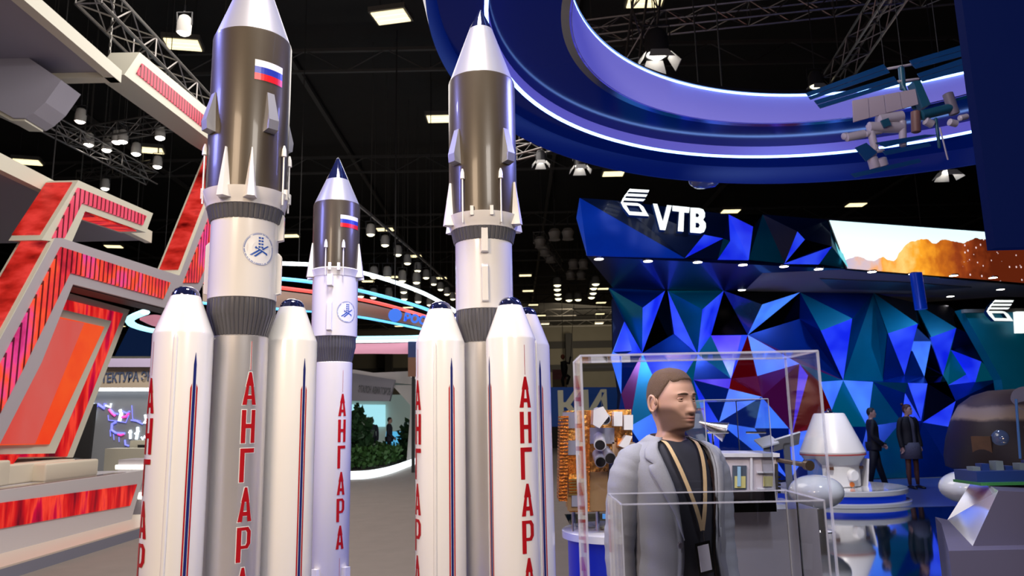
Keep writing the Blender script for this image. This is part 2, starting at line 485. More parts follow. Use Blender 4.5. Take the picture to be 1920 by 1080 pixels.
def rocket(name, label, loc, boosters, azf, big=True, silver=False, azl=0, az_duct=0, az_rod=0, drod=22, pods=0):
    X, Y = loc; root = thing(name, label, 'rocket model', (X, Y, BASE_Z))
    rf = .187 if big else .1605; ftop = 3.47 if big else 3.105; fbot = 2.68 if big else 2.63
    tip = 3.935 if big else 3.458; tb = 3.80 if big else 3.285; rt = .0675 if big else .080
    c = (X, Y, 0)
    core = MB().lathe([(.10, BASE_Z + .08), (.125, BASE_Z + .14), (.125, 1.995), (.12, 2.0)], 72, c).build('core_stage', silver_paint if silver else white_paint, root, 30)
    MB().lathe([(.085, BASE_Z), (.05, BASE_Z + .09)], 32, c).build('engine_nozzle', rib_mat, root, 40)
    dep = lambda i, j: -.004 if (i % 4 == 0) else 0.0
    r2 = .150 if big else .142
    MB().lathe([(.110, 1.992), (.122, 2.0), (r2 - .002, 2.085), (r2 + .003, 2.10), (r2 + .003, 2.168), (r2 - .005, 2.172)], 176, c, dep).build('interstage', rib_mat, root, 25)
    MB().lathe([(.148, 2.168), (.1545, 2.171), (.1545, 2.545), (.150, 2.55)] if big else [(.148, 2.168), (.1535, 2.171), (.1535, 2.585), (.150, 2.59)], 72, c).build('upper_stage', white_paint, root, 30)
    if big:
        MB().lathe([(.150, 2.535), (.162, 2.54), (.177, 2.605), (.170, 2.61)], 176, c, dep).build('vent_ring', rib_mat, root, 25)
        MB().lathe([(.170, 2.602), (.180, 2.605), (.184, 2.625), (.186, 2.628), (.197, 2.672), (.199, 2.680), (.187, 2.684)], 72, c).build('skirt', white_paint, root, 30)
    else:
        MB().lathe([(.150, 2.575), (.1565, 2.58), (.160, 2.605), (.168, 2.628), (.160, 2.636)], 72, c).build('skirt', white_paint, root, 30)
    MB().lathe([(rf - .01, fbot), (rf, fbot + .003), (rf, ftop - .012), (rf - .003, ftop)], 96, c).build('payload_fairing', gun_paint, root, 30)
    MB().lathe([(rf - .004, ftop - .004), (rf - .009, ftop + .012), (rt, tb)], 96, c).build('nose_cone', cone_paint, root, 30)
    MB().lathe([(rt, tb), (rt * .97, tb + .006), (rt * .15, tip - .012), (rt * .06, tip - .002), (.001, tip)], 64, c).build('nose_tip', navy_gloss, root, 40)
    for a in (0, 90, 180, 270):
        if pods is not None: pod(root, pods + a, rf, 3.05)
    zs = 2.63 if big else 2.585
    for k in (0, 180):
        for sg in (-1, 1):
            frod(root, az_rod + k + sg * drod, rf, zs - .01, 2.915 if big else 2.82)
            fin(root, az_rod + 90 + k + sg * drod * .8, rf + (.006 if big else .002), zs - .005, .24)
            MB().box(Vector((X, Y, zs + .05)) + azv(az_rod + k + sg * drod * .5) * (rf + .008), (.018, .018, .05)).build('skirt_lug', white_paint, root)
    duct(root, az_duct, .1545, 2.46 if big else 2.50, 2.60 if big else 2.585, .021, .026); duct(root, az_duct, .1545, 2.20, 2.40, .019, .02)
    duct(root, az_duct + 175, .1545, 2.20, 2.45, .019, .02)
    if azl is not None:
        lm = lettering(.125, azl, X, Y, 1.83 if silver else 1.785, .168, .062 if silver else .056, .145, .019, .0035 if silver else None)
        if silver: hline(lm, .125, azl, X, Y, -.004, .004, 1.84, 1.97, 1); hline(lm, .125, azl, X, Y, -.0015, .0015, 1.84, 1.97, 0, .0022)
        else: hline(lm, .125, azl, X, Y, -.001, .001, 1.795, 1.94, 0); hline(lm, .125, azl, X, Y, -.001, .001, .50, .745, 0)
        lm.build('lettering', [red_ink, white_ink], core)
    for (bx, by) in boosters:
        ang = math.degrees(atan2(bx - X, -(by - Y)))
        booster(root, bx, by, ang, (ang - 90, ang + 90))
        d = Vector((bx - X, by - Y, 0)).normalized()
        MB().tube([Vector((X, Y, 1.985)) + d * .11, Vector((bx, by, 1.985)) - d * .11], .006).build('coupling_strut', silver_paint, root, 40)
    return root


rl = rocket('rocket_model', 'tall rocket model with silver core stage between two white boosters, tip above the frame', (-1.272, 3.47),
            [(-1.45, 3.27), (-1.094, 3.667)], 45, True, True, 43, 100, 97, 22, 48)
flag(rl, .187, 46, 3.255, .145, .10); emblem(rl, .1545, 46, 2.395, .076)
rm = rocket('rocket_model', 'tall rocket model with cluster of four white boosters, left of the glass case', (-.150, 3.975),
            [(-.012, 3.75), (-.375, 3.837), (.075, 4.113), (-.288, 4.20)], 45, True, True, None, 4, 0, 31, 45)
rt_ = rocket('rocket_model', 'slim single white rocket model without boosters, standing behind the silver one', (-1.222, 5.084),
             [], 45, False, False, 43, 1, 10, 20, None)
flag(rt_, .1605, 49, 2.955, .150, .085); emblem(rt_, .1535, 45, 2.33, .072)
for a in (-25, 62, 150, 240):
    MB().box(Vector((-1.222, 5.084, .62)) + azv(a) * .132, (.045, .045, .13), Matrix.Rotation(radians(a), 3, 'Z')).build('tail_fairing', white_paint, rt_)
# low round podium they stand on
pod_white = mat('podium_laminate', (.7, .7, .72), .35)
pt = thing('display_podium', 'low round white podium under the three rocket models', 'podium', (-.85, 4.15, 0))
MB().lathe([(1.22, 0), (1.22, .30), (1.20, .32)], 96, (-.85, 4.15, 0)).build('plinth', pod_white, pt, 30)
MB().lathe([(1.18, .32), (1.18, BASE_Z - .002), (1.17, BASE_Z)], 96, (-.85, 4.15, 0)).build('top_disc', mat('podium_blue', (.02, .04, .3), .2), pt, 30)
# carpet floor
fl = MB().box((0, 28, -.05), (130, 144, .1)).build('floor', mat('hall_carpet', (.21, .18, .165), .9, noise=.12, nscale=3, bump=.3, bscale=150)); tag(fl, kind='structure')
# ============================================================ the hall shell
dark = mat('black_hall_steel', (.018, .017, .018), .8)
deck_m = mat('dark_roof_deck', (.016, .014, .013), .9, noise=.3, nscale=2)
ce = MB().box((0, 28, 13.6), (130, 144, .2)).build('ceiling', deck_m); tag(ce, kind='structure')
wallm = mat('dim_hall_wall_panels', (.115, .105, .085), .9, noise=.08, nscale=1)
wb = MB(); wb.box((0, 97, 6.8), (130, .3, 13.6)); tag(wb.build('wall_back', wallm), kind='structure')
tag(MB().box((-64.5, 28, 6.8), (.3, 138, 13.6)).build('wall_left', mat('dark_hall_wall', (.05, .045, .04), .9)), kind='structure')
tag(MB().box((64.5, 28, 6.8), (.3, 138, 13.6)).build('wall_right', MATS['dark_hall_wall']), kind='structure')
tag(MB().box((0, -42, 6.8), (130, .3, 13.6)).build('wall_front', MATS['dark_hall_wall']), kind='structure')
beam_m = mat('painted_roof_beam', (.06, .055, .052), .6)
for i in range(9):
    y = 12 + i * 9.5
    m = MB(); m.box((0, y, 12.95), (124, .12, .10)); m.box((0, y, 12.25), (124, .10, .08))
    for k in range(-24, 25):
        m.tube([(k * 2.5, y, 12.25), (k * 2.5 + 1.25, y, 12.95)], .025, 4); m.tube([(k * 2.5 + 1.25, y, 12.95), (k * 2.5 + 2.5, y, 12.25)], .025, 4)
    tag(m.build('roof_truss', beam_m), 'dark steel roof truss running across the hall ceiling', 'truss', 'roof trusses under the ceiling')
for i, x in enumerate((-30, -16, 2, 7.2, 18, 33)):
    tag(MB().box((x, 96.2, 6.2), (.9, .9, 12.2)).box((x, 96.2, .3), (1.3, 1.3, .5)).build('wall_column', dark), 'dark column against the far hall wall', 'column', 'columns at the far wall')
for z in (7.9, 10.9):
    tag(MB().box((0, 96.7, z), (128, .15, .9)).build('wall_girt', dark), 'dark horizontal band along the far hall wall, %s' % ('lower one' if z < 9 else 'upper one'), 'beam')
for z in (12.75,):
    for x in range(-6, 7):
        tag(MB().box((x * 9 + 2, 45, 13.2), (.16, 100, .14)).build('roof_purlin', beam_m), 'dark roof beam running away along the ceiling', 'beam', 'roof beams running lengthwise')
# high-bay lamps
lampm = mat('warm_tube_light', (1, 1, 1), .5, emit=(1.0, .84, .46), estr=1.5)
housing = mat('lamp_housing', (.10, .09, .08), .5)


def highbay():
    t = thing('highbay_lamp', 'warm rectangular ceiling lamp', 'ceiling lamp', (0, 0, 12), 0, 'lit rectangular lamps of the hall ceiling')
    lobj(MB().box((0, 0, .10), (1.0, .72, .14)), 'housing', housing, t)
    for k in (-1, 0, 1): lobj(MB().box((0, k * .21, .015), (.88, .17, .03)), 'tube_light', lampm, t)
    lobj(MB().tube([(-.3, 0, .17), (-.3, 0, 1.5)], .012, 5).tube([(.3, 0, .17), (.3, 0, 1.5)], .012, 5), 'hanger', dark, t)
    return t


hb0 = None
for (x, y, a) in [(733, 33, -.2), (825, 224, 0), (343, 85, .2), (282, 283, .3), (52, 305, .3), (545, 443, 0), (213, 463, .2), (985, 517, 0), (990, 546, 0), (1000, 572, 0), (1015, 592, 0), (1022, 608, 0),
                  (1150, 327, 0), (1605, 385, 0), (1370, 397, 0), (1420, 315, .1), (1131, 542, 0), (1127, 568, 0), (1125, 589, 0), (1123, 607, 0), (722, 431, 0), (777, 481, 0), (826, 522, 0), (848, 551, 0),
                  (735, 520, 0), (725, 557, 0), (765, 577, 0), (690, 528, .1), (748, 612, 0), (225, 612, 0), (60, 470, .3), (1210, 3, 0)]:
    p = onZ(x, y, 12.0)
    if p.y > 95: continue
    o = highbay() if hb0 is None else copy_tree(hb0)
    hb0 = hb0 or o
    o.location = p; o.rotation_euler.z = a
for k in range(24):                               # the lamp rows go on behind the camera
    o = copy_tree(hb0); o.location = (-27.5 + (k % 6) * 11, -4 - (k // 6) * 9.5, 12.0); o.rotation_euler.z = 0
# ============================================================ box trusses and spotlights
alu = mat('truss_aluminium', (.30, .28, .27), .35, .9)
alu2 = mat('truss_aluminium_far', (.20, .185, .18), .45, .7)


can_cable = mat('thin_steel_cable', (.06, .055, .05), .5)


def truss(a, b, s, label, m=alu, group=None, step=None, r=.02, name='lighting_truss', cat='truss'):
    a, b = Vector(a), Vector(b); d = (b - a); L = d.length; d.normalize()
    x = d.cross(Vector((0, 0, 1))).normalized(); z = x.cross(d); mb = MB(); h = s / 2
    C = [x * h + z * h, -x * h + z * h, -x * h - z * h, x * h - z * h]
    for c in C: mb.tube([a + c, b + c], r, 6)
    step = step or s * 1.1; n = max(2, int(L / step))
    for i in range(n):
        p, q = a + d * L * i / n, a + d * L * (i + 1) / n
        for k in range(4):
            c0, c1 = C[k], C[(k + 1) % 4]
            if (i + k) % 2: c0, c1 = c1, c0
            mb.tube([p + c0, q + c1], r * .5, 4, cap=False)
        if i % 4 == 0:
            for k in range(4): mb.tube([p + C[k], p + C[(k + 1) % 4]], r * .5, 4, cap=False)
    o = tag(mb.build(name, m), label, cat, group)
    hg = MB()
    for f in (.15, .85): q = a.lerp(b, f) + z * h; hg.tube([q, (q.x, q.y, 13.49)], .012, 5)
    hg.build('suspension_cable', can_cable, o); return o


lens_w = mat('spot_lens_white', (1, 1, 1), .3, emit=(1, .93, .82), estr=14)
lens_p = mat('spot_lens_pinkish', (1, 1, 1), .3, emit=(1, .80, .72), estr=14)
lens_y = mat('spot_lens_warm', (1, 1, 1), .3, emit=(1, .93, .60), estr=2.2)
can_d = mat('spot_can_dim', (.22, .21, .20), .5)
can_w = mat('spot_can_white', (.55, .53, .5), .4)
can_b = mat('spot_can_black', (.03, .03, .035), .4)


def can(loc, label, r=.09, h=.26, tilt=(0, 0), lens=None, body=None, group=None, yoke=True):
    """track spotlight hanging under a bar, lens facing down"""
    t = thing('spotlight', label, 'spotlight', loc, 0, group)
    M = Matrix.Rotation(tilt[0], 3, 'X') @ Matrix.Rotation(tilt[1], 3, 'Y')
    lobj(MB().lathe([(r * .45, h), (r * .8, h * .9), (r, h * .5), (r, 0), (r * .88, 0), (r * .86, .02)], 24, axis=M), 'lamp_body', body or can_w, t, 40)
    lobj(MB().lathe([(.001, -r * .42), (r * .45, -r * .34), (r * .78, -r * .12), (r * .87, .02), (.001, .03)], 24, axis=M), 'lens', lens or lens_w, t)
    if yoke: lobj(MB().tube([M @ Vector((-r * 1.1, 0, h * .5)), Vector((-r * 1.1, 0, h * 1.25)), Vector((r * 1.1, 0, h * 1.25)), M @ Vector((r * 1.1, 0, h * .5))], r * .1, 5).tube([(0, 0, h * 1.25), (0, 0, h * 1.7)], r * .15, 5), 'yoke', can_b, t)
    lobj(MB().tube([(0, 0, h * 1.69), (0, 0, 13.49 - loc[2])], .007, 4), 'drop_cable', can_cable, t)
    return t


# left trusses over the red stand
truss(onZ(168, -16, 8.6), onZ(440, 262, 8.6), .42, 'aluminium box truss slanting above the red letter frame', r=.03)
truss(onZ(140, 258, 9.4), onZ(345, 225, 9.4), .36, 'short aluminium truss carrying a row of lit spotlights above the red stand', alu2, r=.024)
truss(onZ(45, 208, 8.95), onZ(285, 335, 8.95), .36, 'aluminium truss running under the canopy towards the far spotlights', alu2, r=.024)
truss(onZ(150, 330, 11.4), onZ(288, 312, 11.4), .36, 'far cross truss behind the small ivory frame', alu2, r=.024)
for i, (x, y, lens, ty) in enumerate([(87, 192, lens_p, .2), (150, 228, lens_p, .1), (166, 272, lens_w, 0), (200, 282, lens_w, 0), (219, 267, lens_p, 0), (230, 266, lens_w, 0), (255, 289, lens_w, 0),
                                      (300, 259, lens_w, -.1), (295, 313, lens_w, 0), (197, 354, lens_w, 0), (344, 62, lens_w, .1)]):
    names = ['half hidden by the canopy edge', 'on a side arm beyond the canopy', 'leftmost of the row on the short truss', 'dim one hanging second in the row', 'pinkish one of the close pair', 'white one of the close pair',
             'hanging low in the middle of the row', 'rightmost of the row by the red bar', 'lowest right by the truss end', 'above the small ivory frame', 'alone on an arm at the top, near the ceiling lamp']
    z = 9.05 if i != 10 else 8.9
    can(onZ(x, y, z), 'lit white spotlight ' + names[i], .13, .34, (ty, ty), lens)
chain = mat('steel_chain', (.35, .34, .32), .4, .8)
for i, (x0, y0, y1) in enumerate([(205, 55, 105), (152, 300, 335), (188, 315, 350), (226, 325, 372), (258, 345, 385)]):
    a = onZ(x0, y1, 9.0 if i else 7.9); m = MB(); n = 40
    m.tube([(a.x, a.y, a.z + 2.7), (a.x, a.y, 13.49)], .01, 5)
    for k in range(n): m.box((a.x, a.y, a.z + k * .07), (.035 if k % 2 else .015, .015 if k % 2 else .035, .08))
    tag(m.build('hoist_chain', chain), 'steel hoist chain hanging by the left trusses', 'chain', 'hoist chains over the red stand')
# right hand trusses over the blue ring
truss(onZ(1085, 62, 10.2), onZ(1250, 42, 10.2), .38, 'short truss left of the big black spotlight', alu2, r=.028)
truss(onZ(1250, 42, 10.2), onZ(1860, -25, 10.2), .38, 'long aluminium truss crossing above the opening of the blue ring', alu, r=.028)
truss(onZ(1560, 160, 8.2), onZ(1690, -40, 8.2), .36, 'truss running steeply up above the hanging station model', alu, r=.024)
truss(onZ(1198, 115, 9.0), onZ(1216, -30, 10.6), .40, 'upright truss with dark clamps beside the big black spotlight', alu, r=.03)
truss(onZ(962, 285, 7.4), onZ(1045, 262, 7.4), .30, 'small truss end right of the middle rocket, under the ring', alu, r=.02)


def barn(loc, label, s=1.0, lens=lens_w):
    t = thing('stage_light', label, 'stage light', loc)
    lobj(MB().lathe([(.10 * s, .34 * s), (.15 * s, .26 * s), (.16 * s, .0), (.14 * s, 0), (.13 * s, .04 * s)], 28), 'lamp_body', can_b, t, 40)
    lobj(MB().lathe([(.001, -.06 * s), (.07 * s, -.045 * s), (.12 * s, .0), (.13 * s, .04 * s), (.001, .05 * s)], 28), 'lens', lens, t)
    f = mat('barn_door_grey', (.5, .5, .5), .5)
    for k in range(4):
        R = Matrix.Rotation(k * pi / 2, 3, 'Z'); q = MB()
        q.add([R @ Vector(p) * s for p in ((-.11, -.16, 0), (.11, -.16, 0), (.17, -.27, -.15), (-.17, -.27, -.15), (-.11, -.168, 0), (.11, -.168, 0), (.17, -.278, -.15), (-.17, -.278, -.15))], [(0, 1, 2, 3), (7, 6, 5, 4), (0, 4, 5, 1), (1, 5, 6, 2), (2, 6, 7, 3), (3, 7, 4, 0)])
        lobj(q, 'barn_door', f, t)
    lobj(MB().tube([(-.18 * s, 0, .15 * s), (-.18 * s, 0, .42 * s), (.18 * s, 0, .42 * s), (.18 * s, 0, .15 * s)], .012 * s, 5).tube([(0, 0, .42 * s), (0, 0, 13.49 - loc[2])], .012, 6), 'yoke', can_b, t)
    return t


barn(onZ(1232, 103, 8.6), 'big black stage light with open flaps shining above the ring', 1.5)
barn(onZ(1014, 303, 7.0), 'small stage light hanging right of the middle rocket', .7)
barn(onZ(1088, 312, 7.6), 'stage light with pale flaps below the outer ring edge', .95)
barn(onZ(1777, 322, 6.3), 'bright stage light with flaps under the ring at right', .9)
barn(onZ(1530, 162, 8.0), 'warm lit stage light at the tip of the station solar wing', .9, lens_y)
# row of track cans fading away behind the white ring
tr = [(695, 440), (722, 460), (746, 478), (764, 494), (783, 508), (799, 521), (813, 533), (826, 543), (838, 552), (849, 561)]
pts = [onZ(x, y, 7.2) for x, y in tr]
for i, p in enumerate(pts):
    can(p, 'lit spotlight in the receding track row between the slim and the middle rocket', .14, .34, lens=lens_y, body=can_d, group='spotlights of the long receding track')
tag(MB().tube([Vector((p.x, p.y, p.z + .62)) for p in (pts[0] + (pts[0] - pts[1]), pts[0], pts[4], pts[-1])], .05, 6).build('lighting_track', alu2), 'long lighting track receding between the slim and the middle rocket', 'track')
for p in pts[::3]: MB().tube([Vector((p.x, p.y, p.z + .62)), Vector((p.x, p.y, 13.49))], .012, 5).build('suspension_cable', can_cable, bpy.data.objects['lighting_track'])
c2 = [(757, 548), (781, 545), (758, 561), (784, 566), (806, 572), (701, 520), (726, 520), (754, 527), (781, 530), (700, 558), (729, 557), (676, 556), (1045, 535), (1045, 543), (1046, 552), (1047, 560),
      (1067, 563), (1084, 562), (1117, 533), (1113, 541), (1112, 550), (1109, 558)]
for i, (x, y) in enumerate(c2):
    p = onZ(x, y, 6.6 if i < 12 else 9.5)
    left = i < 12
    can(p, 'small lit spotlight of the cluster above the round ring stand' if left else 'small lit far spotlight hanging between the middle rocket and the faceted stand', .15 if left else .26, .4 if left else .5,
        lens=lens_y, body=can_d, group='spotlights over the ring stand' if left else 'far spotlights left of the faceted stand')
for i, (x, y) in enumerate([(1040, 448), (1065, 447), (1075, 502), (1094, 502), (1070, 522), (1090, 522), (1013, 462), (1022, 477), (1032, 490)]):
    p = onZ(x, y, 9.5); t = thing('floodlight', 'unlit pale floodlight hanging high left of the faceted stand', 'floodlight', p, 0, 'unlit floodlights left of the faceted stand')
    lobj(MB().lathe([(.18, .45), (.28, .3), (.22, .05), (.26, -.05), (.18, -.05)], 16), 'lamp_body', mat('dim_floodlight', (.25, .22, .2), .5), t, 40)
    lobj(MB().tube([(0, 0, .45), (0, 0, .9)], .03, 5).tube([(0, 0, .89), (0, 0, 13.49 - p.z)], .012, 4), 'hanger', dark, t)
truss(onZ(1010, 445, 9.9), onZ(1048, 500, 9.9), .5, 'dim truss receding left of the faceted stand', alu2, r=.03)
# ============================================================ suspended blue ring (halo)
blue_gloss = mat('navy_gloss_ceiling', (.001, .004, .05), .12, .0, spec=.12, emit=(.0, .006, .10), estr=.5)  # faint blue emission stands in for blue light on the undersides
blue_matt = mat('navy_fascia', (.002, .008, .10), .4, emit=(.0, .008, .13), estr=.5)  # same emission, put in as blue light on the fascia
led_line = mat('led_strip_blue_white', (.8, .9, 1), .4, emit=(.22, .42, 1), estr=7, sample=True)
lilac = mat('led_wash_fascia', (.36, .34, .60), .55, emit=(.13, .12, .80), estr=.50)  # LED light washing over the fascia is put in as lilac emission
trim_m = mat('mirror_trim', (.5, .5, .52), .12, 1.0)
ring = thing('suspended_ring', 'huge suspended navy blue ring with two glowing light bands', 'ceiling ring', (3.7, 6.3, 5.0))


def loft(name, rings, m, sm=40, n=160, close=False):
    mb = MB()
    for (cx, cy, z, R) in rings:
        for i in range(n): a = 2 * pi * i / n; mb.v.append(Vector((cx + R * cos(a), cy + R * sin(a), z)))
    k = len(rings)
    for j in range(k if close else k - 1):
        for i in range(n):
            a = j * n + i; b = j * n + (i + 1) % n; c = ((j + 1) % k) * n + (i + 1) % n; d = ((j + 1) % k) * n + i
            mb.f.append((a, b, c, d)); mb.m.append(0)
    return mb.build(name, m, ring, sm)


IT = (4.05, 6.35, 5.95, 3.46); IB = (3.55, 6.35, 5.35, 2.94)
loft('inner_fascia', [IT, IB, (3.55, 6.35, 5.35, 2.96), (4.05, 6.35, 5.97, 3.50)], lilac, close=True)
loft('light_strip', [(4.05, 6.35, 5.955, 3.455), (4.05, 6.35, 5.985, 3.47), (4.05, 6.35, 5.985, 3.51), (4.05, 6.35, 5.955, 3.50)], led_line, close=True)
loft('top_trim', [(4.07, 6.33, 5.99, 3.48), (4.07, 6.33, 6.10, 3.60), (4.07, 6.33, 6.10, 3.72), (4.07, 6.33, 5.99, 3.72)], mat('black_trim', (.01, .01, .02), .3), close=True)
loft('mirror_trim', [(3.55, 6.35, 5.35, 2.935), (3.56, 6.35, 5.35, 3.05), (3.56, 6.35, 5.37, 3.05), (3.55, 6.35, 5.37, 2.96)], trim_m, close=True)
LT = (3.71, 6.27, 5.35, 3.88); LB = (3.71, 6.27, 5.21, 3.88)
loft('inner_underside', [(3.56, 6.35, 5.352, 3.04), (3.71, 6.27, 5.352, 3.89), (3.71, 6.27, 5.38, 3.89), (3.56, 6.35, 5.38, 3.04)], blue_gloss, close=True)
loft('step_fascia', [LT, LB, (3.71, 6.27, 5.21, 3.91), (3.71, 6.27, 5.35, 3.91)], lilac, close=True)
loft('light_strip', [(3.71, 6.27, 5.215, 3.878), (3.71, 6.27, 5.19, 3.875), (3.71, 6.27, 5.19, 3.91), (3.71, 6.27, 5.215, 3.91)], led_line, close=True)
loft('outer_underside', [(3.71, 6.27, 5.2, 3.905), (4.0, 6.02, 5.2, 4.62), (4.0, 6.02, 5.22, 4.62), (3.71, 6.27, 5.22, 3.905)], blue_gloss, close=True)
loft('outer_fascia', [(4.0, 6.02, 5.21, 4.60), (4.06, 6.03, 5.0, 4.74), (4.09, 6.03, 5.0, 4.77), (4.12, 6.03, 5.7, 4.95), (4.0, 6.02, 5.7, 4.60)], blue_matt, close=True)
for a in range(8):
    MB().tube([(4 + 4.3 * cos(a * pi / 4 + .2), 6.1 + 4.3 * sin(a * pi / 4 + .2), 5.69), (4 + 4.3 * cos(a * pi / 4 + .2), 6.1 + 4.3 * sin(a * pi / 4 + .2), 13.4)], .012, 6).build('suspension_cable', dark, ring)
# navy panel hanging close by at the upper right
pn = thing('hanging_panel', 'large dark navy panel hanging at the upper right corner', 'panel', (4.2, 4.6, 2.6))
A = onY(1795, -20, 4.6); B = onY(1851, 470, 4.6)
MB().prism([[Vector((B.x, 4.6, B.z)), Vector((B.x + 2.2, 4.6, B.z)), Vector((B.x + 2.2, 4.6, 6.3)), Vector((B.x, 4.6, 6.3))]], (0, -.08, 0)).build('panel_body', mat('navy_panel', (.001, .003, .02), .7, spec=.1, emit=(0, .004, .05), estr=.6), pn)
for dx in (.3, 1.9): MB().tube([(B.x + dx, 4.56, 6.29), (B.x + dx, 4.56, 13.45)], .015, 6).build('suspension_cable', dark, pn)
# ============================================================ faceted stand
teal = mat('teal_foil', (.0, .20, .34), .30, .45, noise=.35, nscale=1.2)
deep = mat('deep_blue_foil', (.0, .035, .30), .26, .5, noise=.3, nscale=1.5)
blk = mat('black_mirror', (.02, .02, .035), .06, 1.0)
mir = mat('silver_mirror', (.16, .16, .22), .14, 1.0, bump=.5, bscale=2.5)
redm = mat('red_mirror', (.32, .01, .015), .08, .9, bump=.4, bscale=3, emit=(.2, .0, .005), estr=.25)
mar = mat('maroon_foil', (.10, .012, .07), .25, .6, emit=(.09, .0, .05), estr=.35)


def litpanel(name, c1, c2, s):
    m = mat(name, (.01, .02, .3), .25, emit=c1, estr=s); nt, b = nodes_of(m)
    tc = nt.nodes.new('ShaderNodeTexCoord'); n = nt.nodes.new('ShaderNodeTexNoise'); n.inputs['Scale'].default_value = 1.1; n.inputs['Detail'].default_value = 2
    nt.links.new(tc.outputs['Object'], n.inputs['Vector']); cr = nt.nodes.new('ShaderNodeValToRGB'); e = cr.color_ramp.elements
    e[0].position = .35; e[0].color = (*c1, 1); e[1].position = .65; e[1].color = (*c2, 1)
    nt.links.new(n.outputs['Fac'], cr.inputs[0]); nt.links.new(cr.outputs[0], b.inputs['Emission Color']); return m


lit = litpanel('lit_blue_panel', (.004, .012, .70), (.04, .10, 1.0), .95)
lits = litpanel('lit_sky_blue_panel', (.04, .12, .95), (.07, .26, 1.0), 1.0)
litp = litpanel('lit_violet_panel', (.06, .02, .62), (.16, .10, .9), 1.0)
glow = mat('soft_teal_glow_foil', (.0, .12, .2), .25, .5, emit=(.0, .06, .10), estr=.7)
V = dict(a0=(1141, 540), a1=(1205, 577, -.7), a2=(1247, 545), a3=(1204, 662, .1), a4=(1252, 545), a5=(1317, 580, -.7), a6=(1357, 545), a7=(1308, 664, .1), a8=(1264, 626, .3), a9=(1333, 629, .3),
         a10=(1402, 628, .2), a12=(1429, 571, -.6), a14=(1500, 548), a15=(1440, 605, -.3), a16=(1539, 620, -.5), a17=(1598, 597, -.8), a18=(1638, 549), n1=(1581, 713, .1), a20=(1499, 598, .2), a21=(1534, 640, .1),
         b1=(1721, 607, -.8), b2=(1665, 625, -.5), b3=(1696, 703, .2), b4=(1714, 567), b5=(1793, 615, -.8), b6=(1746, 632, -.5), b7=(1768, 704, .1), b8=(1713, 640, .3), b8r=(1746, 640, .3), b9=(1733, 706, .2), b10=(1711, 658, .2),
         b11=(1783, 656, .1), b12=(1840, 678, -.5), b13=(1826, 726, .1), b14=(1812, 702, 0), b15=(1778, 722, .0), b16=(1656, 714, .1), b17=(1781, 573), b18=(1850, 640), n3=(1739, 719, -.3), n4=(1775, 715, -.2), n5=(1792, 752, -.5),
         n6=(1730, 792, .2), n7=(1626, 800, .2), q1=(1702, 718, -.2), q2=(1727, 789, .2), q3=(1697, 737), q4=(1690, 790, -.2), n8=(1637, 716, -.3), s1=(1778, 800, -.1), s2=(1850, 800), s3=(1878, 710),
         c0=(1371, 710, -.1), c1=(1428, 744, -.5), c2=(1420, 705, .1), c3=(1367, 729, 0), c4=(1348, 792, 0), c5=(1415, 803, -.2), c6=(1479, 803, -.1), c7=(1499, 682, -.5), c8=(1515, 704, -.3), c9=(1486, 812, .1),
         c10=(1342, 629, 0), c11=(1390, 629, .1), c12=(1300, 712, 0), d0=(1141, 664, -.2), d1=(1171, 603, -.1), d2=(1150, 660, -.3), d3=(1185, 658, -.2), d4=(1165, 738), d5=(1166, 668, -.2), d6=(1145, 670, -.3),
         e0=(1141, 905), e1=(1250, 905), e2=(1350, 900), e3=(1480, 900), e4=(1600, 898), e5=(1700, 896), e6=(1790, 894), e7=(1870, 890), f1=(1537, 716, -.2), f2=(1560, 770, 0), f3=(1550, 800, -.2), g1=(1250, 760, -.3), g2=(1180, 800, -.2))


def wy(x): return 17.0 + (x - 1141) * .0028


def P(k, dy=0):
    q = V[k]; return onY(q[0], q[1], wy(q[0]) + (q[2] if len(q) > 2 else 0) + dy)


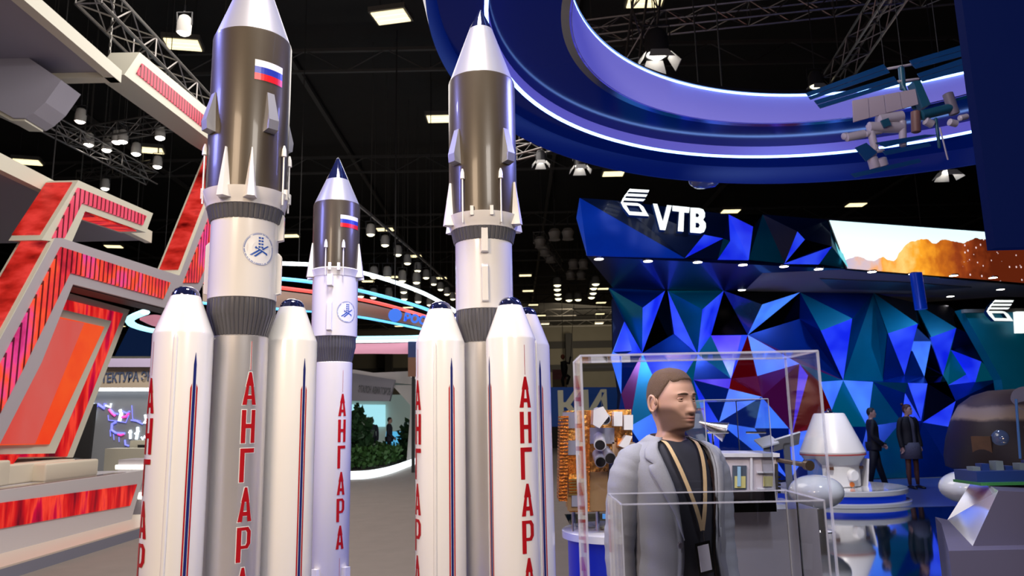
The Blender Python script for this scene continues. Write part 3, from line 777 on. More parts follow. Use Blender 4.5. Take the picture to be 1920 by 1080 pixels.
fw = thing('faceted_wall', 'tall wall of blue, teal, black and red triangular mirror facets', 'faceted wall', (6.5, 18.6, 0))
FAC = [('a0 a1 a3', teal), ('a0 a2 a1', deep), ('a1 a2 a3', lit), ('a2 a8 a3', blk), ('a4 a8 a2', blk), ('a4 a7 a8', lit), ('a4 a5 a7', teal), ('a4 a6 a5', teal), ('a5 a6 a9', lit), ('a5 a9 a7', lit), ('a3 a8 a7', deep),
       ('a6 a10 a9', blk), ('a6 a12 a10', mir), ('a6 a14 a12', blk), ('a12 a14 a10', lits), ('a14 a20 a10', blk), ('a10 a20 n1', deep), ('a14 a16 a20', deep), ('a14 a17 a16', teal), ('a20 a16 n1', deep), ('a14 a18 a17', deep), ('a16 a17 n1', lit),
       ('a17 a18 n1', deep), ('a18 b16 n1', teal), ('a18 b2 b16', teal), ('a18 b1 b2', teal), ('a18 b4 b1', mir), ('b2 b1 b3', lit), ('b2 b3 b16', deep), ('b1 b4 b8r', blk), ('b1 b8r b8', blk), ('b1 b8 b3', deep), ('b8 b8r b10', lits),
       ('b8r b9 b10', lits), ('b10 b9 b3', deep), ('b8r b7 b9', blk), ('b4 b6 b8r', teal), ('b4 b5 b6', teal), ('b4 b17 b5', mir), ('b6 b5 b7', lit), ('b6 b7 b8r', deep), ('b17 b18 b5', blk), ('b5 b18 b11', deep), ('b5 b11 b7', glow),
       ('b11 b18 b12', deep), ('b11 b12 b13', lit), ('b11 b14 b15', glow), ('b11 b13 b14', lit), ('b14 b13 b15', lit), ('b11 b15 b7', glow), ('b12 s3 b13', glow), ('b18 s3 b12', deep), ('b15 b13 s3', deep), ('b15 s3 n5', deep), ('b7 b15 n4', teal),
       ('b7 n4 n3', blk), ('b9 b7 n3', blk), ('b3 b9 q1', deep), ('b9 n3 q1', deep), ('b16 b3 q1', deep), ('b16 q1 n8', deep), ('n3 n4 n5', blk), ('n3 n5 n6', blk), ('n5 s1 n6', lit), ('n5 s3 s2', deep), ('n5 s2 s1', deep), ('b15 n5 n4', deep),
       ('q1 n3 q2', lit), ('q1 q2 q3', deep), ('q3 q2 q4', lit), ('n3 n6 q2', deep), ('n1 b16 n8', deep), ('n1 n8 n7', lits), ('n8 q1 q3', teal), ('n8 q3 q4', deep), ('n8 q4 n7', teal), ('q4 e4 n7', deep), ('q4 e5 e4', teal), ('q2 n6 q4', deep),
       ('n6 s1 e6', deep), ('n6 e6 e5', deep), ('q4 n6 e5', deep), ('s1 s2 e7', deep), ('s1 e7 e6', deep), ('n1 n7 f3', glow), ('n7 e4 f3', deep), ('f3 e4 e3', deep), ('n1 f3 f2', teal), ('f1 n1 f2', lits), ('c8 f1 f2', redm), ('c8 f2 c9', redm),
       ('c9 f2 f3', redm), ('c9 f3 e3', lits), ('c7 c8 c9', litp), ('a10 n1 c7', mar), ('c7 n1 f1', teal), ('c7 f1 c8', mar), ('a10 c7 c2', lits), ('c2 c7 c1', mar), ('c1 c7 c9', mar), ('c1 c9 c6', deep), ('c1 c6 c5', lits), ('c5 c6 e3', deep),
       ('c6 c9 e3', lit), ('c0 a10 c2', redm), ('c0 c2 c1', redm), ('c3 c1 c4', lits), ('c0 c1 c3', redm), ('c4 c1 c5', deep), ('c4 c5 e3', lits), ('c4 e3 e2', deep), ('c11 c0 a10', lit), ('a9 a10 c11', lit), ('a9 c11 c0', litp), ('a7 a9 c0', teal),
       ('a7 c0 c12', deep), ('c12 c0 c3', litp), ('c12 c3 c4', deep), ('c12 c4 e2', lit), ('a7 c12 g1', glow), ('a3 a7 g1', lit), ('a3 g1 g2', teal), ('g1 c12 e2', teal), ('g1 e2 e1', deep), ('g2 g1 e1', lits), ('g2 e1 e0', deep), ('a3 g2 d4', mar),
       ('a3 d4 d5', deep), ('d1 a3 d3', lit), ('a0 a3 d1', deep), ('d1 d3 d2', lit), ('d2 d3 d5', deep), ('d1 d2 d6', lits), ('d6 d5 d4', lits), ('d2 d5 d6', lits), ('d4 g2 e0', deep), ('d3 a3 d5', lit)]
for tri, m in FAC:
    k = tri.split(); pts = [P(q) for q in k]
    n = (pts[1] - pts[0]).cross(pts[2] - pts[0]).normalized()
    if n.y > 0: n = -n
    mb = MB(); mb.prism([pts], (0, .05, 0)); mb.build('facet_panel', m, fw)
top = [onY(x, y, wy(x) + .35) for x, y in ((1148, 560), (1250, 550), (1500, 553), (1640, 556), (1714, 575), (1780, 582), (1850, 645), (1878, 715), (1885, 895), (1150, 905), (1160, 740), (1150, 668))]
MB().add(top, [tuple(range(len(top)))]).add([p + Vector((0, .2, 0)) for p in top], [tuple(range(len(top)))]).build('backing_board', mat('navy_backing', (.0, .01, .05), .6), fw)
# big teal pylon at the right with the second sign
py = thing('sign_pylon', 'teal leaning pylon with white lit logo at the right edge', 'sign pylon', (11, 17, 0))
Q = lambda x, y, Y=17.2: onY(x, y, Y)
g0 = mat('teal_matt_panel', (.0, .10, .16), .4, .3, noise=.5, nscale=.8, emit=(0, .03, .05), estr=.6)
MB().prism([[Q(1804, 580), Q(1990, 584), Q(1990, 900), Q(1905, 900), Q(1878, 712)]], (0, .3, 0)).build('pylon_body', g0, py)
letter_w = mat('lit_white_lettering', (1, 1, 1), .4, emit=(.93, 1.0, .95), estr=1.0)


def zp(pts, ox, oy, s): return [(ox + x / s, oy + y / s) for x, y in pts]


WING = [[[(345, 97), (448, 103), (442, 117), (330, 112)]], [[(327, 121), (438, 127), (430, 140), (313, 135)]], [[(310, 145), (427, 151), (414, 163), (302, 158)]],
        [[(299, 168), (384, 173), (398, 178), (416, 192), (446, 243), (340, 236), (308, 195), (297, 172)], [(325, 184), (392, 188), (412, 222), (343, 217)]],
        [[(345, 97), (330, 116), (313, 139), (299, 164), (297, 172), (305, 172), (332, 118), (349, 98)]]]


def wing(parent, f, depth):
    mb = MB()
    for loops in WING:
        L3 = [[f(x, y) for x, y in l] for l in loops]; mb.prism(L3, depth, 0, 1)
    return mb.build('logo_wing', [letter_w, mat('letter_side_blue', (.0, .04, .22), .4)], parent)


def f2(x, y):                                     # second logo sits at the right
    X = 1850 + (x - 297) / 151 * 51; Y = 563 + (y - 97) / 146 * 41 - (x - 297) * .012; return Q(X, Y, 16.95)


wing(py, f2, (0, .12, 0))
MB().prism([[Q(1906, 584, 16.95), Q(1924, 584, 16.95), Q(1924, 624, 16.95), Q(1908, 624, 16.95)]], (0, .12, 0)).build('letter_v', letter_w, py)
MB().box(((onY(1870, 584, 17.1).x), 17.1, onY(1870, 584, 17.1).z + .02), (1.6, .1, .08)).build('edge_rail', housing, py)
# ---- canopy fascia with the sign
fas = thing('faceted_canopy', 'overhanging canopy with faceted navy fascia and glowing white three-letter sign', 'canopy', (6, 14.5, 4.4))
F0 = onZ(1101, 479, 4.5); F1 = onZ(1590, 503, 4.5); F2 = onZ(1990, 537, 4.5)
fdir = (F2 - F0).normalized(); fnrm = Vector((fdir.y, -fdir.x, 0))
def fy(x):
    a = onZ(x, 479 + (x - 1101) * .0555, 4.5); return a.y
W = dict(a=(1087, 371, -.0), b=(1101, 479, -.02), c=(1284, 484), d=(1155, 376), e=(1555, 412), f=(1590, 503), g=(1560, 462, -.2), h=(1356, 447, -.2), i=(1366, 402), j=(1412, 425, -.25), k=(1404, 487), l=(1346, 486), m=(1369, 452, -.15),
         n=(1430, 402), o=(1495, 434, -.2), p=(1471, 494), q=(1509, 449, -.15), r=(1536, 495), s=(1268, 462, -.1), t=(1320, 440, -.2), u=(1081, 408, .3), v=(1480, 470))
def PW(k):
    q = W[k]; return onY(q[0], q[1], fy(q[0]) - (.25 if False else 0) + (q[2] if len(q) > 2 else 0))
navy2 = mat('navy_gloss_fascia', (.0, .010, .07), .32, .2, coat=.25)
let_side = mat('letter_side_blue', (.0, .04, .22), .4)
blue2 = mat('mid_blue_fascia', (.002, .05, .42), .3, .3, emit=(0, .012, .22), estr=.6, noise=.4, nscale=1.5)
for tri, m in [('a b c', blue2), ('u b a', blue2), ('a c d', navy2), ('d c t', navy2), ('d t i', navy2), ('c l t', navy2), ('c h t', lit), ('t h l', navy2), ('i t h', navy2), ('i m k', lit), ('m l k', lit), ('h m l', teal), ('i h m', navy2), ('i j k', lit), ('i n j', blk),
               ('j n k', blk), ('n p k', teal), ('n o p', mat('dark_foil_mirror', (.10, .09, .16), .35, .6, bump=.6, bscale=3)), ('o q p', lit), ('n e o', navy2), ('e g q', navy2), ('e q o', navy2), ('q g r', blk), ('p q r', blk), ('p g r', lit), ('g f r', teal), ('e f g', teal)]:
    pts = [PW(z) for z in tri.split()]
    MB().prism([pts], (0, .05, 0)).build('facet_panel', m, fas)
led_m = mat('led_video_wall', (.02, .02, .02), .3, emit=(1, 1, 1), estr=1.25, sample=True)
# canopy body: soffit and back
sof = mat('grey_soffit', (.42, .36, .31), .7); sofd = mat('blue_gloss_soffit', (.003, .008, .05), .35, .2, coat=.3)
S0 = onZ(1101, 481, 4.5); S1 = onZ(1592, 505, 4.5); S2 = onZ(1990, 538, 4.5); B0 = onZ(1155, 540, 4.52); B1 = onZ(1590, 552, 4.52); B2 = onZ(1720, 566, 4.52); B3 = onZ(1990, 541, 4.52); Bm = onZ(1395, 546, 4.52); Sm = onZ(1400, 545, 4.5)
B3 = Vector((B3.x, S2.y + 5, 4.52))
MB().prism([[S0, S1, onZ(1430, 512, 4.5), onZ(1395, 546, 4.5), onZ(1150, 541, 4.5)]], (0, 0, .04)).build('soffit_panel', sofd, fas)
MB().prism([[S1, S2, onZ(1990, 560, 4.5), onZ(1880, 556, 4.5), onZ(1715, 568, 4.5), onZ(1640, 552, 4.5), onZ(1395, 546, 4.5), onZ(1430, 512, 4.5)]], (0, 0, .04)).build('soffit_panel', sof, fas)
MB().prism([[onZ(1537, 523, 4.48), onZ(1700, 530, 4.48), onZ(1822, 539, 4.48), onZ(1715, 546, 4.48), onZ(1560, 542, 4.48)]], (0, 0, .015)).build('soffit_inlay', mat('grey_inlay', (.15, .15, .16), .4), fas)
MB().prism([[S0 + Vector((.0, .12, .06)), S1 + Vector((0, .12, .06)), S2 + Vector((0, .12, .06)), S2 + Vector((0, .12, .9)), S0 + Vector((.1, .12, .9))]], (0, .1, 0)).build('backing_board', MATS['navy_backing'], fas)
# the video wall
vw = thing('video_wall', 'long lit video screen showing an orange mountain slope under a white sky', 'screen', (9, 15.6, 4.5))
def sy(x): return onZ(x, 503 + (x - 1590) * .083, 4.52).y - .04
scr = [onY(x, y, sy(x)) for x, y in ((1590, 503), (1990, 536), (1990, 452), (1850, 435), (1556, 413))]
MB().prism([scr], (0, .035, 0)).build('screen_surface', led_m, vw)
MB().prism([[onY(x, y, sy(x) + .03) for x, y in ((1587, 506), (1990, 540), (1990, 450), (1850, 432), (1552, 410))]], (0, .05, 0)).build('screen_frame', MATS['black_trim'], vw)
nt, b = nodes_of(led_m)
# picture on the screen: sky, ridge line and slope, drawn in the screen's own coordinates
o0 = onY(1590, 503, sy(1590)); ux = (onY(1850, 525, sy(1850)) - o0); L = ux.length; ux.normalize(); H = (onY(1620, 419, sy(1620)) - onY(1620, 505, sy(1620))).length
geo = nt.nodes.new('ShaderNodeNewGeometry')
def dot(vec, off):
    vm = nt.nodes.new('ShaderNodeVectorMath'); vm.operation = 'SUBTRACT'; nt.links.new(geo.outputs['Position'], vm.inputs[0]); vm.inputs[1].default_value = off
    vd = nt.nodes.new('ShaderNodeVectorMath'); vd.operation = 'DOT_PRODUCT'; nt.links.new(vm.outputs[0], vd.inputs[0]); vd.inputs[1].default_value = vec; return vd.outputs['Value']
def MA(op, a, b_=None):
    n = nt.nodes.new('ShaderNodeMath'); n.operation = op
    for i, q in enumerate((a, b_)):
        if q is None: continue
        if isinstance(q, (int, float)): n.inputs[i].default_value = q
        else: nt.links.new(q, n.inputs[i])
    return n.outputs[0]
u = dot(tuple(ux / L), tuple(o0)); v = dot((0, 0, 1 / H), tuple(o0))
fc = nt.nodes.new('ShaderNodeFloatCurve'); nt.links.new(u, fc.inputs['Value']); cv = fc.mapping.curves[0]
for (a, c) in ((0, .18), (.08, .25), (.16, .22), (.22, .30), (.30, .26), (.36, .45), (.45, .72), (.55, .80), (.62, .72), (.70, .86), (.80, .80), (.90, .92), (1, .95)):
    if a in (0, 1):
        cv.points[0 if a == 0 else -1].location = (a, c)
    else: cv.points.new(a, c)
fc.mapping.update()
nz = nt.nodes.new('ShaderNodeTexNoise'); nz.inputs['Scale'].default_value = 3; nz.inputs['Detail'].default_value = 6; nt.links.new(geo.outputs['Position'], nz.inputs['Vector'])
rid = MA('ADD', fc.outputs[0], MA('MULTIPLY', MA('SUBTRACT', nz.outputs['Fac'], .5), .18))
isl = MA('GREATER_THAN', MA('SUBTRACT', rid, v), 0)
cr = nt.nodes.new('ShaderNodeValToRGB'); e = cr.color_ramp.elements
e[0].position = 0; e[0].color = (.45, .42, .6, 1); e[1].position = 1; e[1].color = (.09, .012, .003, 1)
for p_, c_ in ((.12, (.62, .45, .45)), (.24, (.85, .33, .04)), (.38, (.95, .55, .16)), (.50, (.85, .33, .02)), (.66, (.50, .13, .01)), (.82, (.25, .04, .008))):
    k = e.new(p_); k.color = (*c_, 1)
nt.links.new(MA('ADD', u, MA('MULTIPLY', MA('SUBTRACT', nz.outputs['Fac'], .5), .5)), cr.inputs[0])
sk = nt.nodes.new('ShaderNodeValToRGB'); e = sk.color_ramp.elements; e[0].color = (1, 1, 1, 1); e[1].color = (.70, .95, 1, 1); nt.links.new(v, sk.inputs[0])
vor = nt.nodes.new('ShaderNodeTexVoronoi'); vor.inputs['Scale'].default_value = 7; nt.links.new(geo.outputs['Position'], vor.inputs['Vector'])
blob = MA('MULTIPLY', MA('LESS_THAN', vor.outputs['Distance'], .17), MA('GREATER_THAN', u, .82))
mixa = nt.nodes.new('ShaderNodeMix'); mixa.data_type = 'RGBA'; nt.links.new(isl, mixa.inputs[0]); nt.links.new(sk.outputs[0], mixa.inputs[6]); nt.links.new(cr.outputs[0], mixa.inputs[7])
mixb = nt.nodes.new('ShaderNodeMix'); mixb.data_type = 'RGBA'; nt.links.new(MA('MULTIPLY', blob, isl), mixb.inputs[0]); nt.links.new(mixa.outputs[2], mixb.inputs[6]); mixb.inputs[7].default_value = (.8, .6, .6, 1)
nt.links.new(mixb.outputs[2], b.inputs['Emission Color'])
# pale teal light strip along the left end of the screen
MB().prism([[onY(x, y, sy(1590) - .06) for x, y in ((1552, 412), (1557, 412), (1590, 500), (1562, 460))]], (0, .03, 0)).build('edge_light', mat('pale_teal_light', (.2, .6, .7), .4, emit=(.2, .75, .8), estr=.9), vw)
# sign letters, standing proud of the fascia
def f1(x, y): return onY(1060 + x / 2.843, 320 + y / 2.843, 12.95)
wing(fas, f1, (0, .14, 0))
def g(l): return [onY(1080 + x / 6, 360 + y / 6, 13.05) for x, y in l]
LET = [('letter_v', [[(865, 130), (915, 134), (977, 330), (1024, 146), (1078, 152), (1005, 430), (945, 426)]]),
       ('letter_t', [[(1084, 152), (1280, 172), (1270, 236), (1217, 231), (1209, 446), (1145, 441), (1160, 222), (1083, 214)]]),
       ('letter_b', [[(1286, 175), (1385, 180), (1432, 196), (1452, 235), (1450, 280), (1430, 312), (1460, 350), (1462, 400), (1440, 450), (1400, 465), (1284, 456)], [(1347, 240), (1372, 243), (1386, 262), (1374, 283), (1346, 281)], [(1346, 345), (1378, 348), (1392, 375), (1378, 402), (1345, 399)]])]
for nme, loops in LET: MB().prism([g(l) for l in loops], (0, .14, 0), 0, 1).build(nme, [letter_w, let_side], fas)
# downlights in the soffit
dl = mat('downlight_lens', (1, 1, 1), .3, emit=(1, .93, .80), estr=12)
for i, (x, y) in enumerate([(1123, 486), (1215, 490), (1308, 492), (1393, 497), (1470, 500), (1535, 505), (1635, 510), (1712, 514), (1788, 517), (1862, 521), (1782, 556), (1876, 543), (1391, 544)]):
    p = onZ(x, y, 4.47); d = thing('recessed_downlight', 'lit round downlight in the soffit of the faceted canopy', 'downlight', p, 0, 'downlights in the canopy soffit')
    lobj(MB().lathe([(.085, .0), (.10, .0), (.10, .03), (.085, .03)], 20), 'trim_ring', trim_m, d); lobj(MB().lathe([(.001, -.004), (.085, -.002), (.085, .02), (.001, .02)], 20), 'lens', dl, d)
MB().tube([onY(1717, 512, 15.4), onY(1727, 580, 15.4)], .12, 16).build('column_stub', blue2, fas, 40)
# behind-right dim truss above second logo
truss(onZ(1700, 556, 5.0), onZ(1990, 540, 5.0), .3, 'dim brown truss behind the second logo', mat('brown_truss', (.12, .08, .05), .5, .5), r=.03)
# floor on that side
mf = mat('dark_glossy_tile', (.004, .010, .022), .04, coat=1.0, spec=.9)
nt, b = nodes_of(mf); tc = nt.nodes.new('ShaderNodeTexCoord'); br = nt.nodes.new('ShaderNodeTexBrick'); br.offset = 0; br.inputs['Scale'].default_value = 1.0
br.inputs['Brick Width'].default_value = .6; br.inputs['Row Height'].default_value = .6; br.inputs['Mortar Size'].default_value = .004
br.inputs['Color1'].default_value = (.004, .014, .03, 1); br.inputs['Color2'].default_value = (.003, .018, .03, 1); br.inputs['Mortar'].default_value = (.03, .05, .08, 1)
nt.links.new(tc.outputs['Object'], br.inputs['Vector']); nt.links.new(br.outputs['Color'], b.inputs['Base Color'])
tag(MB().box((6.4, 8.6, .006), (11.2, 8.7, .012)).build('floor', mf), kind='structure')
bf = mat('pale_blue_vinyl', (.10, .14, .34), .3, noise=.05)
tag(MB().box((7.4, 15.6, .008), (11, 5.28, .016)).build('floor', bf), kind='structure')
# ============================================================ red letter-frame stand on the left
XF, XD = -6.2, -6.1
ivory = mat('ivory_laminate', (.62, .60, .50), .45); greyf = mat('warm_grey_frame', (.42, .38, .42), .5)
greys = mat('grey_canopy_paint', (.30, .29, .36), .6); brown = mat('dark_brown_underside', (.035, .022, .02), .6); creamf = mat('cream_deck', (.62, .52, .44), .35)
R1 = [(.30, (.08, .0, .0)), (.45, (.50, .018, .012)), (.58, (.80, .05, .04)), (.75, (.20, .006, .01))]
red_side = led_red('led_red_film', R1, .95, (1, .6, 2.2), 1.6)
rib_pink = led_red('ribbed_pink_screen', [(.3, (.95, .12, .20)), (.7, (.85, .07, .13))], .95, (1, 1, 1), 2, 9.0)
rib_red = led_red('ribbed_red_screen', [(.28, (.06, 0, .02)), (.42, (.75, .03, .05)), (.52, (1.0, .09, .03)), (.62, (.85, .06, .30)), (.75, (.25, .0, .03))], 1.0, (1, 1.1, .8), 1.5, 8.5)
red_mesh = led_red('led_mesh_red', [(.3, (.10, 0, .01)), (.47, (.62, .006, .01)), (.56, (.95, .06, .03)), (.62, (.6, .0, .04)), (.75, (.22, 0, .02))], .95, (1, 3.0, .5), 1.4)
red_glow = led_red('red_backlit_wall', [(.3, (.90, .03, .012)), (.55, (.95, .10, .02)), (.75, (.8, .02, .015))], .9, (1, .5, .5), 1.2)
pink_glow = led_red('rose_backlit_wall', [(.3, (.72, .17, .15)), (.7, (.80, .08, .06))], .8, (1, 1, .5), .8)


def fx(l, dx=0): return [onX(x, y, XF + dx) for x, y in l]


st = thing('letter_frame', 'big grey and ivory slanted letter frame with ribbed red screens at the left', 'frame', (XF - .2, 11, .9))
DEP = .46
# main frame: leg, arm and rising diagonal
G = [(105, 443), (337, 517), (425, 285), (482, 335), (352, 588), (137, 533), (78, 680), (0, 832), (-70, 960), (-150, 900), (0, 637)]
MB().prism([fx(G)], (-DEP, 0, 0)).build('frame_body', greyf, st)
MB().prism([fx([(113, 463), (318, 530), (305, 560), (130, 511), (37, 700), (-60, 885), (-102, 858), (0, 681)], .001)], (.02, 0, 0)).build('ribbed_screen', rib_red, st)
MB().prism([fx([(343, 530), (398, 389), (440, 290), (466, 312), (371, 530)], .001)], (.02, 0, 0)).build('ribbed_screen', rib_red, st)
TB = [(262, 98), (455, 258), (482, 335), (425, 285), (400, 268), (233, 140)]
MB().prism([fx(TB, .03)], (-DEP - .03, 0, 0)).build('top_bar', ivory, st)
MB().prism([fx([(265, 119), (395, 228), (440, 262), (440, 285), (395, 252), (255, 138)], .031)], (.02, 0, 0)).build('ribbed_screen', rib_pink, st)


def side(a, b, m, parent, i0=.1, i1=.9, e0=.04, e1=.96, nm='side_screen', dx=0):
    """panel on the face an edge sweeps when the outline is pushed back"""
    A, B = onX(*a, XF + dx), onX(*b, XF + dx); D = Vector((-DEP, 0, 0)); n = (B - A).cross(D).normalized()
    if n.y > 0: n = -n
    q = [A.lerp(B, e0) + D * i0, A.lerp(B, e1) + D * i0, A.lerp(B, e1) + D * i1, A.lerp(B, e0) + D * i1]
    return MB().prism([[p + n * .001 for p in q]], n * .015).build(nm, m, parent)


# ivory lining along the sides and the red side screens
for a, b in (((105, 443), (0, 637)), ((0, 637), (-150, 900)), ((337, 517), (425, 285))):
    side(a, b, ivory, st, 0, 1, 0, 1, 'side_lining'); A = side(a, b, red_side, st, .13, .90); A.location += Vector((0, -.02, 0))
for a, b in (((137, 533), (352, 588)), ((233, 140), (400, 268))):
    A, B = onX(*a, XF), onX(*b, XF)
    MB().prism([[A + Vector((-.05, 0, -.003)), B + Vector((-.05, 0, -.003)), B + Vector((-DEP + .05, 0, -.003)), A + Vector((-DEP + .05, 0, -.003))]], (0, 0, -.012)).build('underside_panel', brown, st)  # dark sheet added to deepen the shade under arm and bar
# small F-shaped ivory frame behind
fs = thing('letter_frame', 'smaller ivory hook-shaped frame with ribbed pink screen above the grey one', 'frame', (XF - .2, 10.5, 4))
MB().prism([fx([(147, 338), (287, 400), (274, 436), (160, 396), (134, 456), (78, 450)], -.02)], (-DEP + .02, 0, 0)).build('frame_body', ivory, fs)
MB().prism([fx([(145, 352), (273, 405), (266, 422), (152, 380), (119, 446), (97, 446)], -.018)], (.02, 0, 0)).build('ribbed_screen', rib_pink, fs)
side((147, 338), (82, 444), red_side, fs, .14, .95, .05, .97, dx=-.02)
A, B = onX(160, 397, XF), onX(258, 431, XF); MB().prism([[A + Vector((-.02, 0, -.01)), B + Vector((-.02, 0, -.01)), B + Vector((-.3, 0, -.01)), A + Vector((-.3, 0, -.01))]], (0, 0, -.015)).build('underside_panel', red_mesh, fs)
# inner room with nested bands
rm = thing('red_room', 'glowing red room with nested ivory bands behind the leg of the grey frame', 'room', (XF - .6, 10.5, .9))
for nm, l, m, d in [('outer_band', [(40, 525), (243, 581), (137, 858), (-60, 862), (-60, 700)], ivory, 0), ('band_screen', [(40, 541), (231, 588), (126, 856), (-60, 858), (-60, 715)], red_mesh, .03),
                    ('inner_band', [(40, 562), (209, 602), (103, 850), (-60, 853), (-60, 735)], ivory, .06), ('backlit_wall', [(40, 578), (196, 613), (93, 833), (-60, 836), (-60, 750)], red_glow, .09),
                    ('rose_panel', [(50, 585), (158, 606), (66, 832), (-60, 834), (-60, 760)], pink_glow, .12)]:
    MB().prism([[onX(x, y, XF - .55 + d) for x, y in l]], (-.05 - d, 0, 0)).build(nm, m, rm)
MB().prism([[onX(x, y, XF - .42) for x, y in [(-60, 858), (38, 853), (20, 876), (-60, 880)]]], (-.03, 0, 0)).build('floor_screen', red_mesh, rm)
# canopies
cp = thing('canopy', 'big grey ceiling canopy with ivory rim at the top left corner', 'canopy', (-9, 7, 6.9))
MB().box((-9.03, 6.9, 6.99), (6.0, 7.6, .06)).build('canopy_panel', greys, cp)
m = MB(); m.box((-6.10, 6.9, 6.97), (.16, 7.95, .2)); m.box((-9.03, 10.78, 6.97), (6.0, .18, .2)); m.build('rim', ivory, cp)
MB().prism([[onY(x, y, 10.2) for x, y in [(-90, 10), (0, 72), (115, 150), (85, 192), (62, 212), (47, 221), (25, 221), (0, 207), (-90, 165)]]], (0, .5, 0)).build('hanging_beam', greys, cp)
MB().prism([[onY(x, y, 10.24) for x, y in [(-90, 165), (0, 207), (25, 221), (47, 221), (47, 227), (20, 226), (0, 215), (-90, 175)]]], (0, .42, 0)).build('beam_edge', ivory, cp)
for x in (-7, -11):
    for y in (4.5, 9.5): MB().tube([(x, y, 7.0), (x, y, 13.45)], .012, 6).build('suspension_cable', dark, cp)
cp2 = thing('canopy', 'lower grey canopy with ivory rim left of the small ivory frame', 'canopy', (-9, 10, 4.9))
MB().box((-9.8, 9.0, 5.04), (6.0, 9.0, .08)).build('canopy_panel', greys, cp2); MB().box((-6.74, 9.0, 5.06), (.12, 9.0, .22)).build('rim', ivory, cp2)
for x in (-8, -12):
    for y in (7.5, 12.5): MB().tube([(x, y, 5.08), (x, y, 13.45)], .012, 6).build('suspension_cable', dark, cp2)
# deck
dk = thing('stage_deck', 'raised white deck with long red screen along its front, slanted right end', 'stage deck', (-8, 9, .15))
D0, D1, D2, D3 = onX(272, 885, XD), onX(247, 965, XD), onX(0, 1012, XD), onX(0, 915, XD)
zt, zb = (D0.z + D3.z) / 2, .15
MB().prism([[Vector((XD, D0.y, zt)), Vector((XD, D1.y, zb)), Vector((XD, 4.6, zb)), Vector((XD, 4.6, zt))]], (-4.2, 0, 0)).build('deck_body', mat('white_laminate', (.55, .52, .54), .4), dk)
MB().prism([[onX(x, y, XD + .001) for x, y in [(-160, 968), (0, 943), (256, 908), (243, 948), (0, 991), (-160, 1030)]]], (.012, 0, 0)).build('front_screen', red_mesh, dk)
MB().prism([[Vector((XD - .06, D0.y - .5, zt + .001)), Vector((XD - .22, D0.y - .5, zt + .001)), Vector((XD - .30, 4.7, zt + .001)), Vector((XD - .06, 4.7, zt + .001))]], (0, 0, .006)).build('top_glass', mat('dark_red_glass', (.12, .01, .01), .15, coat=1), dk)
pl = MB().prism([[Vector((-5.50, 4.0, .0)), Vector((-5.50, 12.9, .0)), Vector((-10.5, 12.9, .0)), Vector((-10.5, 4.0, .0))]], (0, 0, .13)).build('plinth', mat('grey_plinth', (.22, .22, .28), .5), None)
tag(pl, 'low grey step under the red stand deck', 'step')
pc = MB().box((-8.0, 8.45, .14), (5.0, 8.9, .02)).build('step_top', creamf, None); tag(pc, 'cream top board of the low step around the red stand', 'step top')
sofa_m = mat('cream_leather', (.66, .60, .48), .45)


def bev(mb_, name, m, parent, w=.03):
    o = mb_.build(name, m, parent); md = o.modifiers.new('bevel', 'BEVEL'); md.width = w; md.segments = 3
    for p in o.data.polygons: p.use_smooth = True
    return o


s1 = thing('lounge_sofa', 'cream lounge sofa with backrest, nearest the screen front', 'sofa', (-6.9, 10.3, zt))
bev(MB().box((-6.9, 10.6, zt + .13), (.75, 1.5, .26)), 'seat', sofa_m, s1); bev(MB().box((-7.2, 10.55, zt + .32), (.2, 1.45, .44)), 'backrest', sofa_m, s1)
bev(MB().box((-6.85, 9.7, zt + .16), (.7, .3, .32)), 'armrest', sofa_m, s1)
s2 = thing('lounge_sofa', 'low cream bench block in front of the sofa on the deck', 'bench', (-6.6, 10.8, zt))
bev(MB().box((-6.50, 11.0, zt + .12), (.3, 1.3, .24)), 'seat', sofa_m, s2); MB().box((-6.50, 11.0, zt + .015), (.26, 1.2, .03)).build('base', greyf, s2)
# ============================================================ counters and light steps between the red stand and the grey wall
strip = mat('warm_white_strip', (1, 1, 1), .4, emit=(1, .98, .82), estr=2.2, sample=True)
ct = thing('reception_counter', 'cream reception counter with lit edge behind the deck end', 'counter', (-7.9, 14.3, 0))
def rect(x0, y0, x1, y1, Y, d=.4): return MB().prism([[onY(x0, y0, Y), onY(x1, y0, Y), onY(x1, y1, Y), onY(x0, y1, Y)]], (0, d, 0))
def drop(x0, y0, x1, Y, d=.4, z0=0.0):
    a, b = onY(x0, y0, Y), onY(x1, y0, Y); return MB().prism([[a, b, Vector((b.x, Y, z0)), Vector((a.x, Y, z0))]], (0, d, 0))
drop(197, 841, 340, 14.4).build('counter_body', ivory, ct); drop(244, 826, 340, 14.9, .3).build('rear_shelf', ivory, ct); rect(258, 834, 340, 841, 14.88, .01).build('dark_slot', dark, ct)
ct2 = thing('lit_step_block', 'grey stepped block with two glowing edges right of the cream counter', 'step block', (-7, 13.3, 0))
drop(222, 862, 345, 13.5, .6).build('block_body', greyf, ct2); rect(216, 872, 345, 880, 13.44, .05).build('light_strip', strip, ct2); rect(258, 924, 345, 936, 13.44, .05).build('light_strip', strip, ct2)
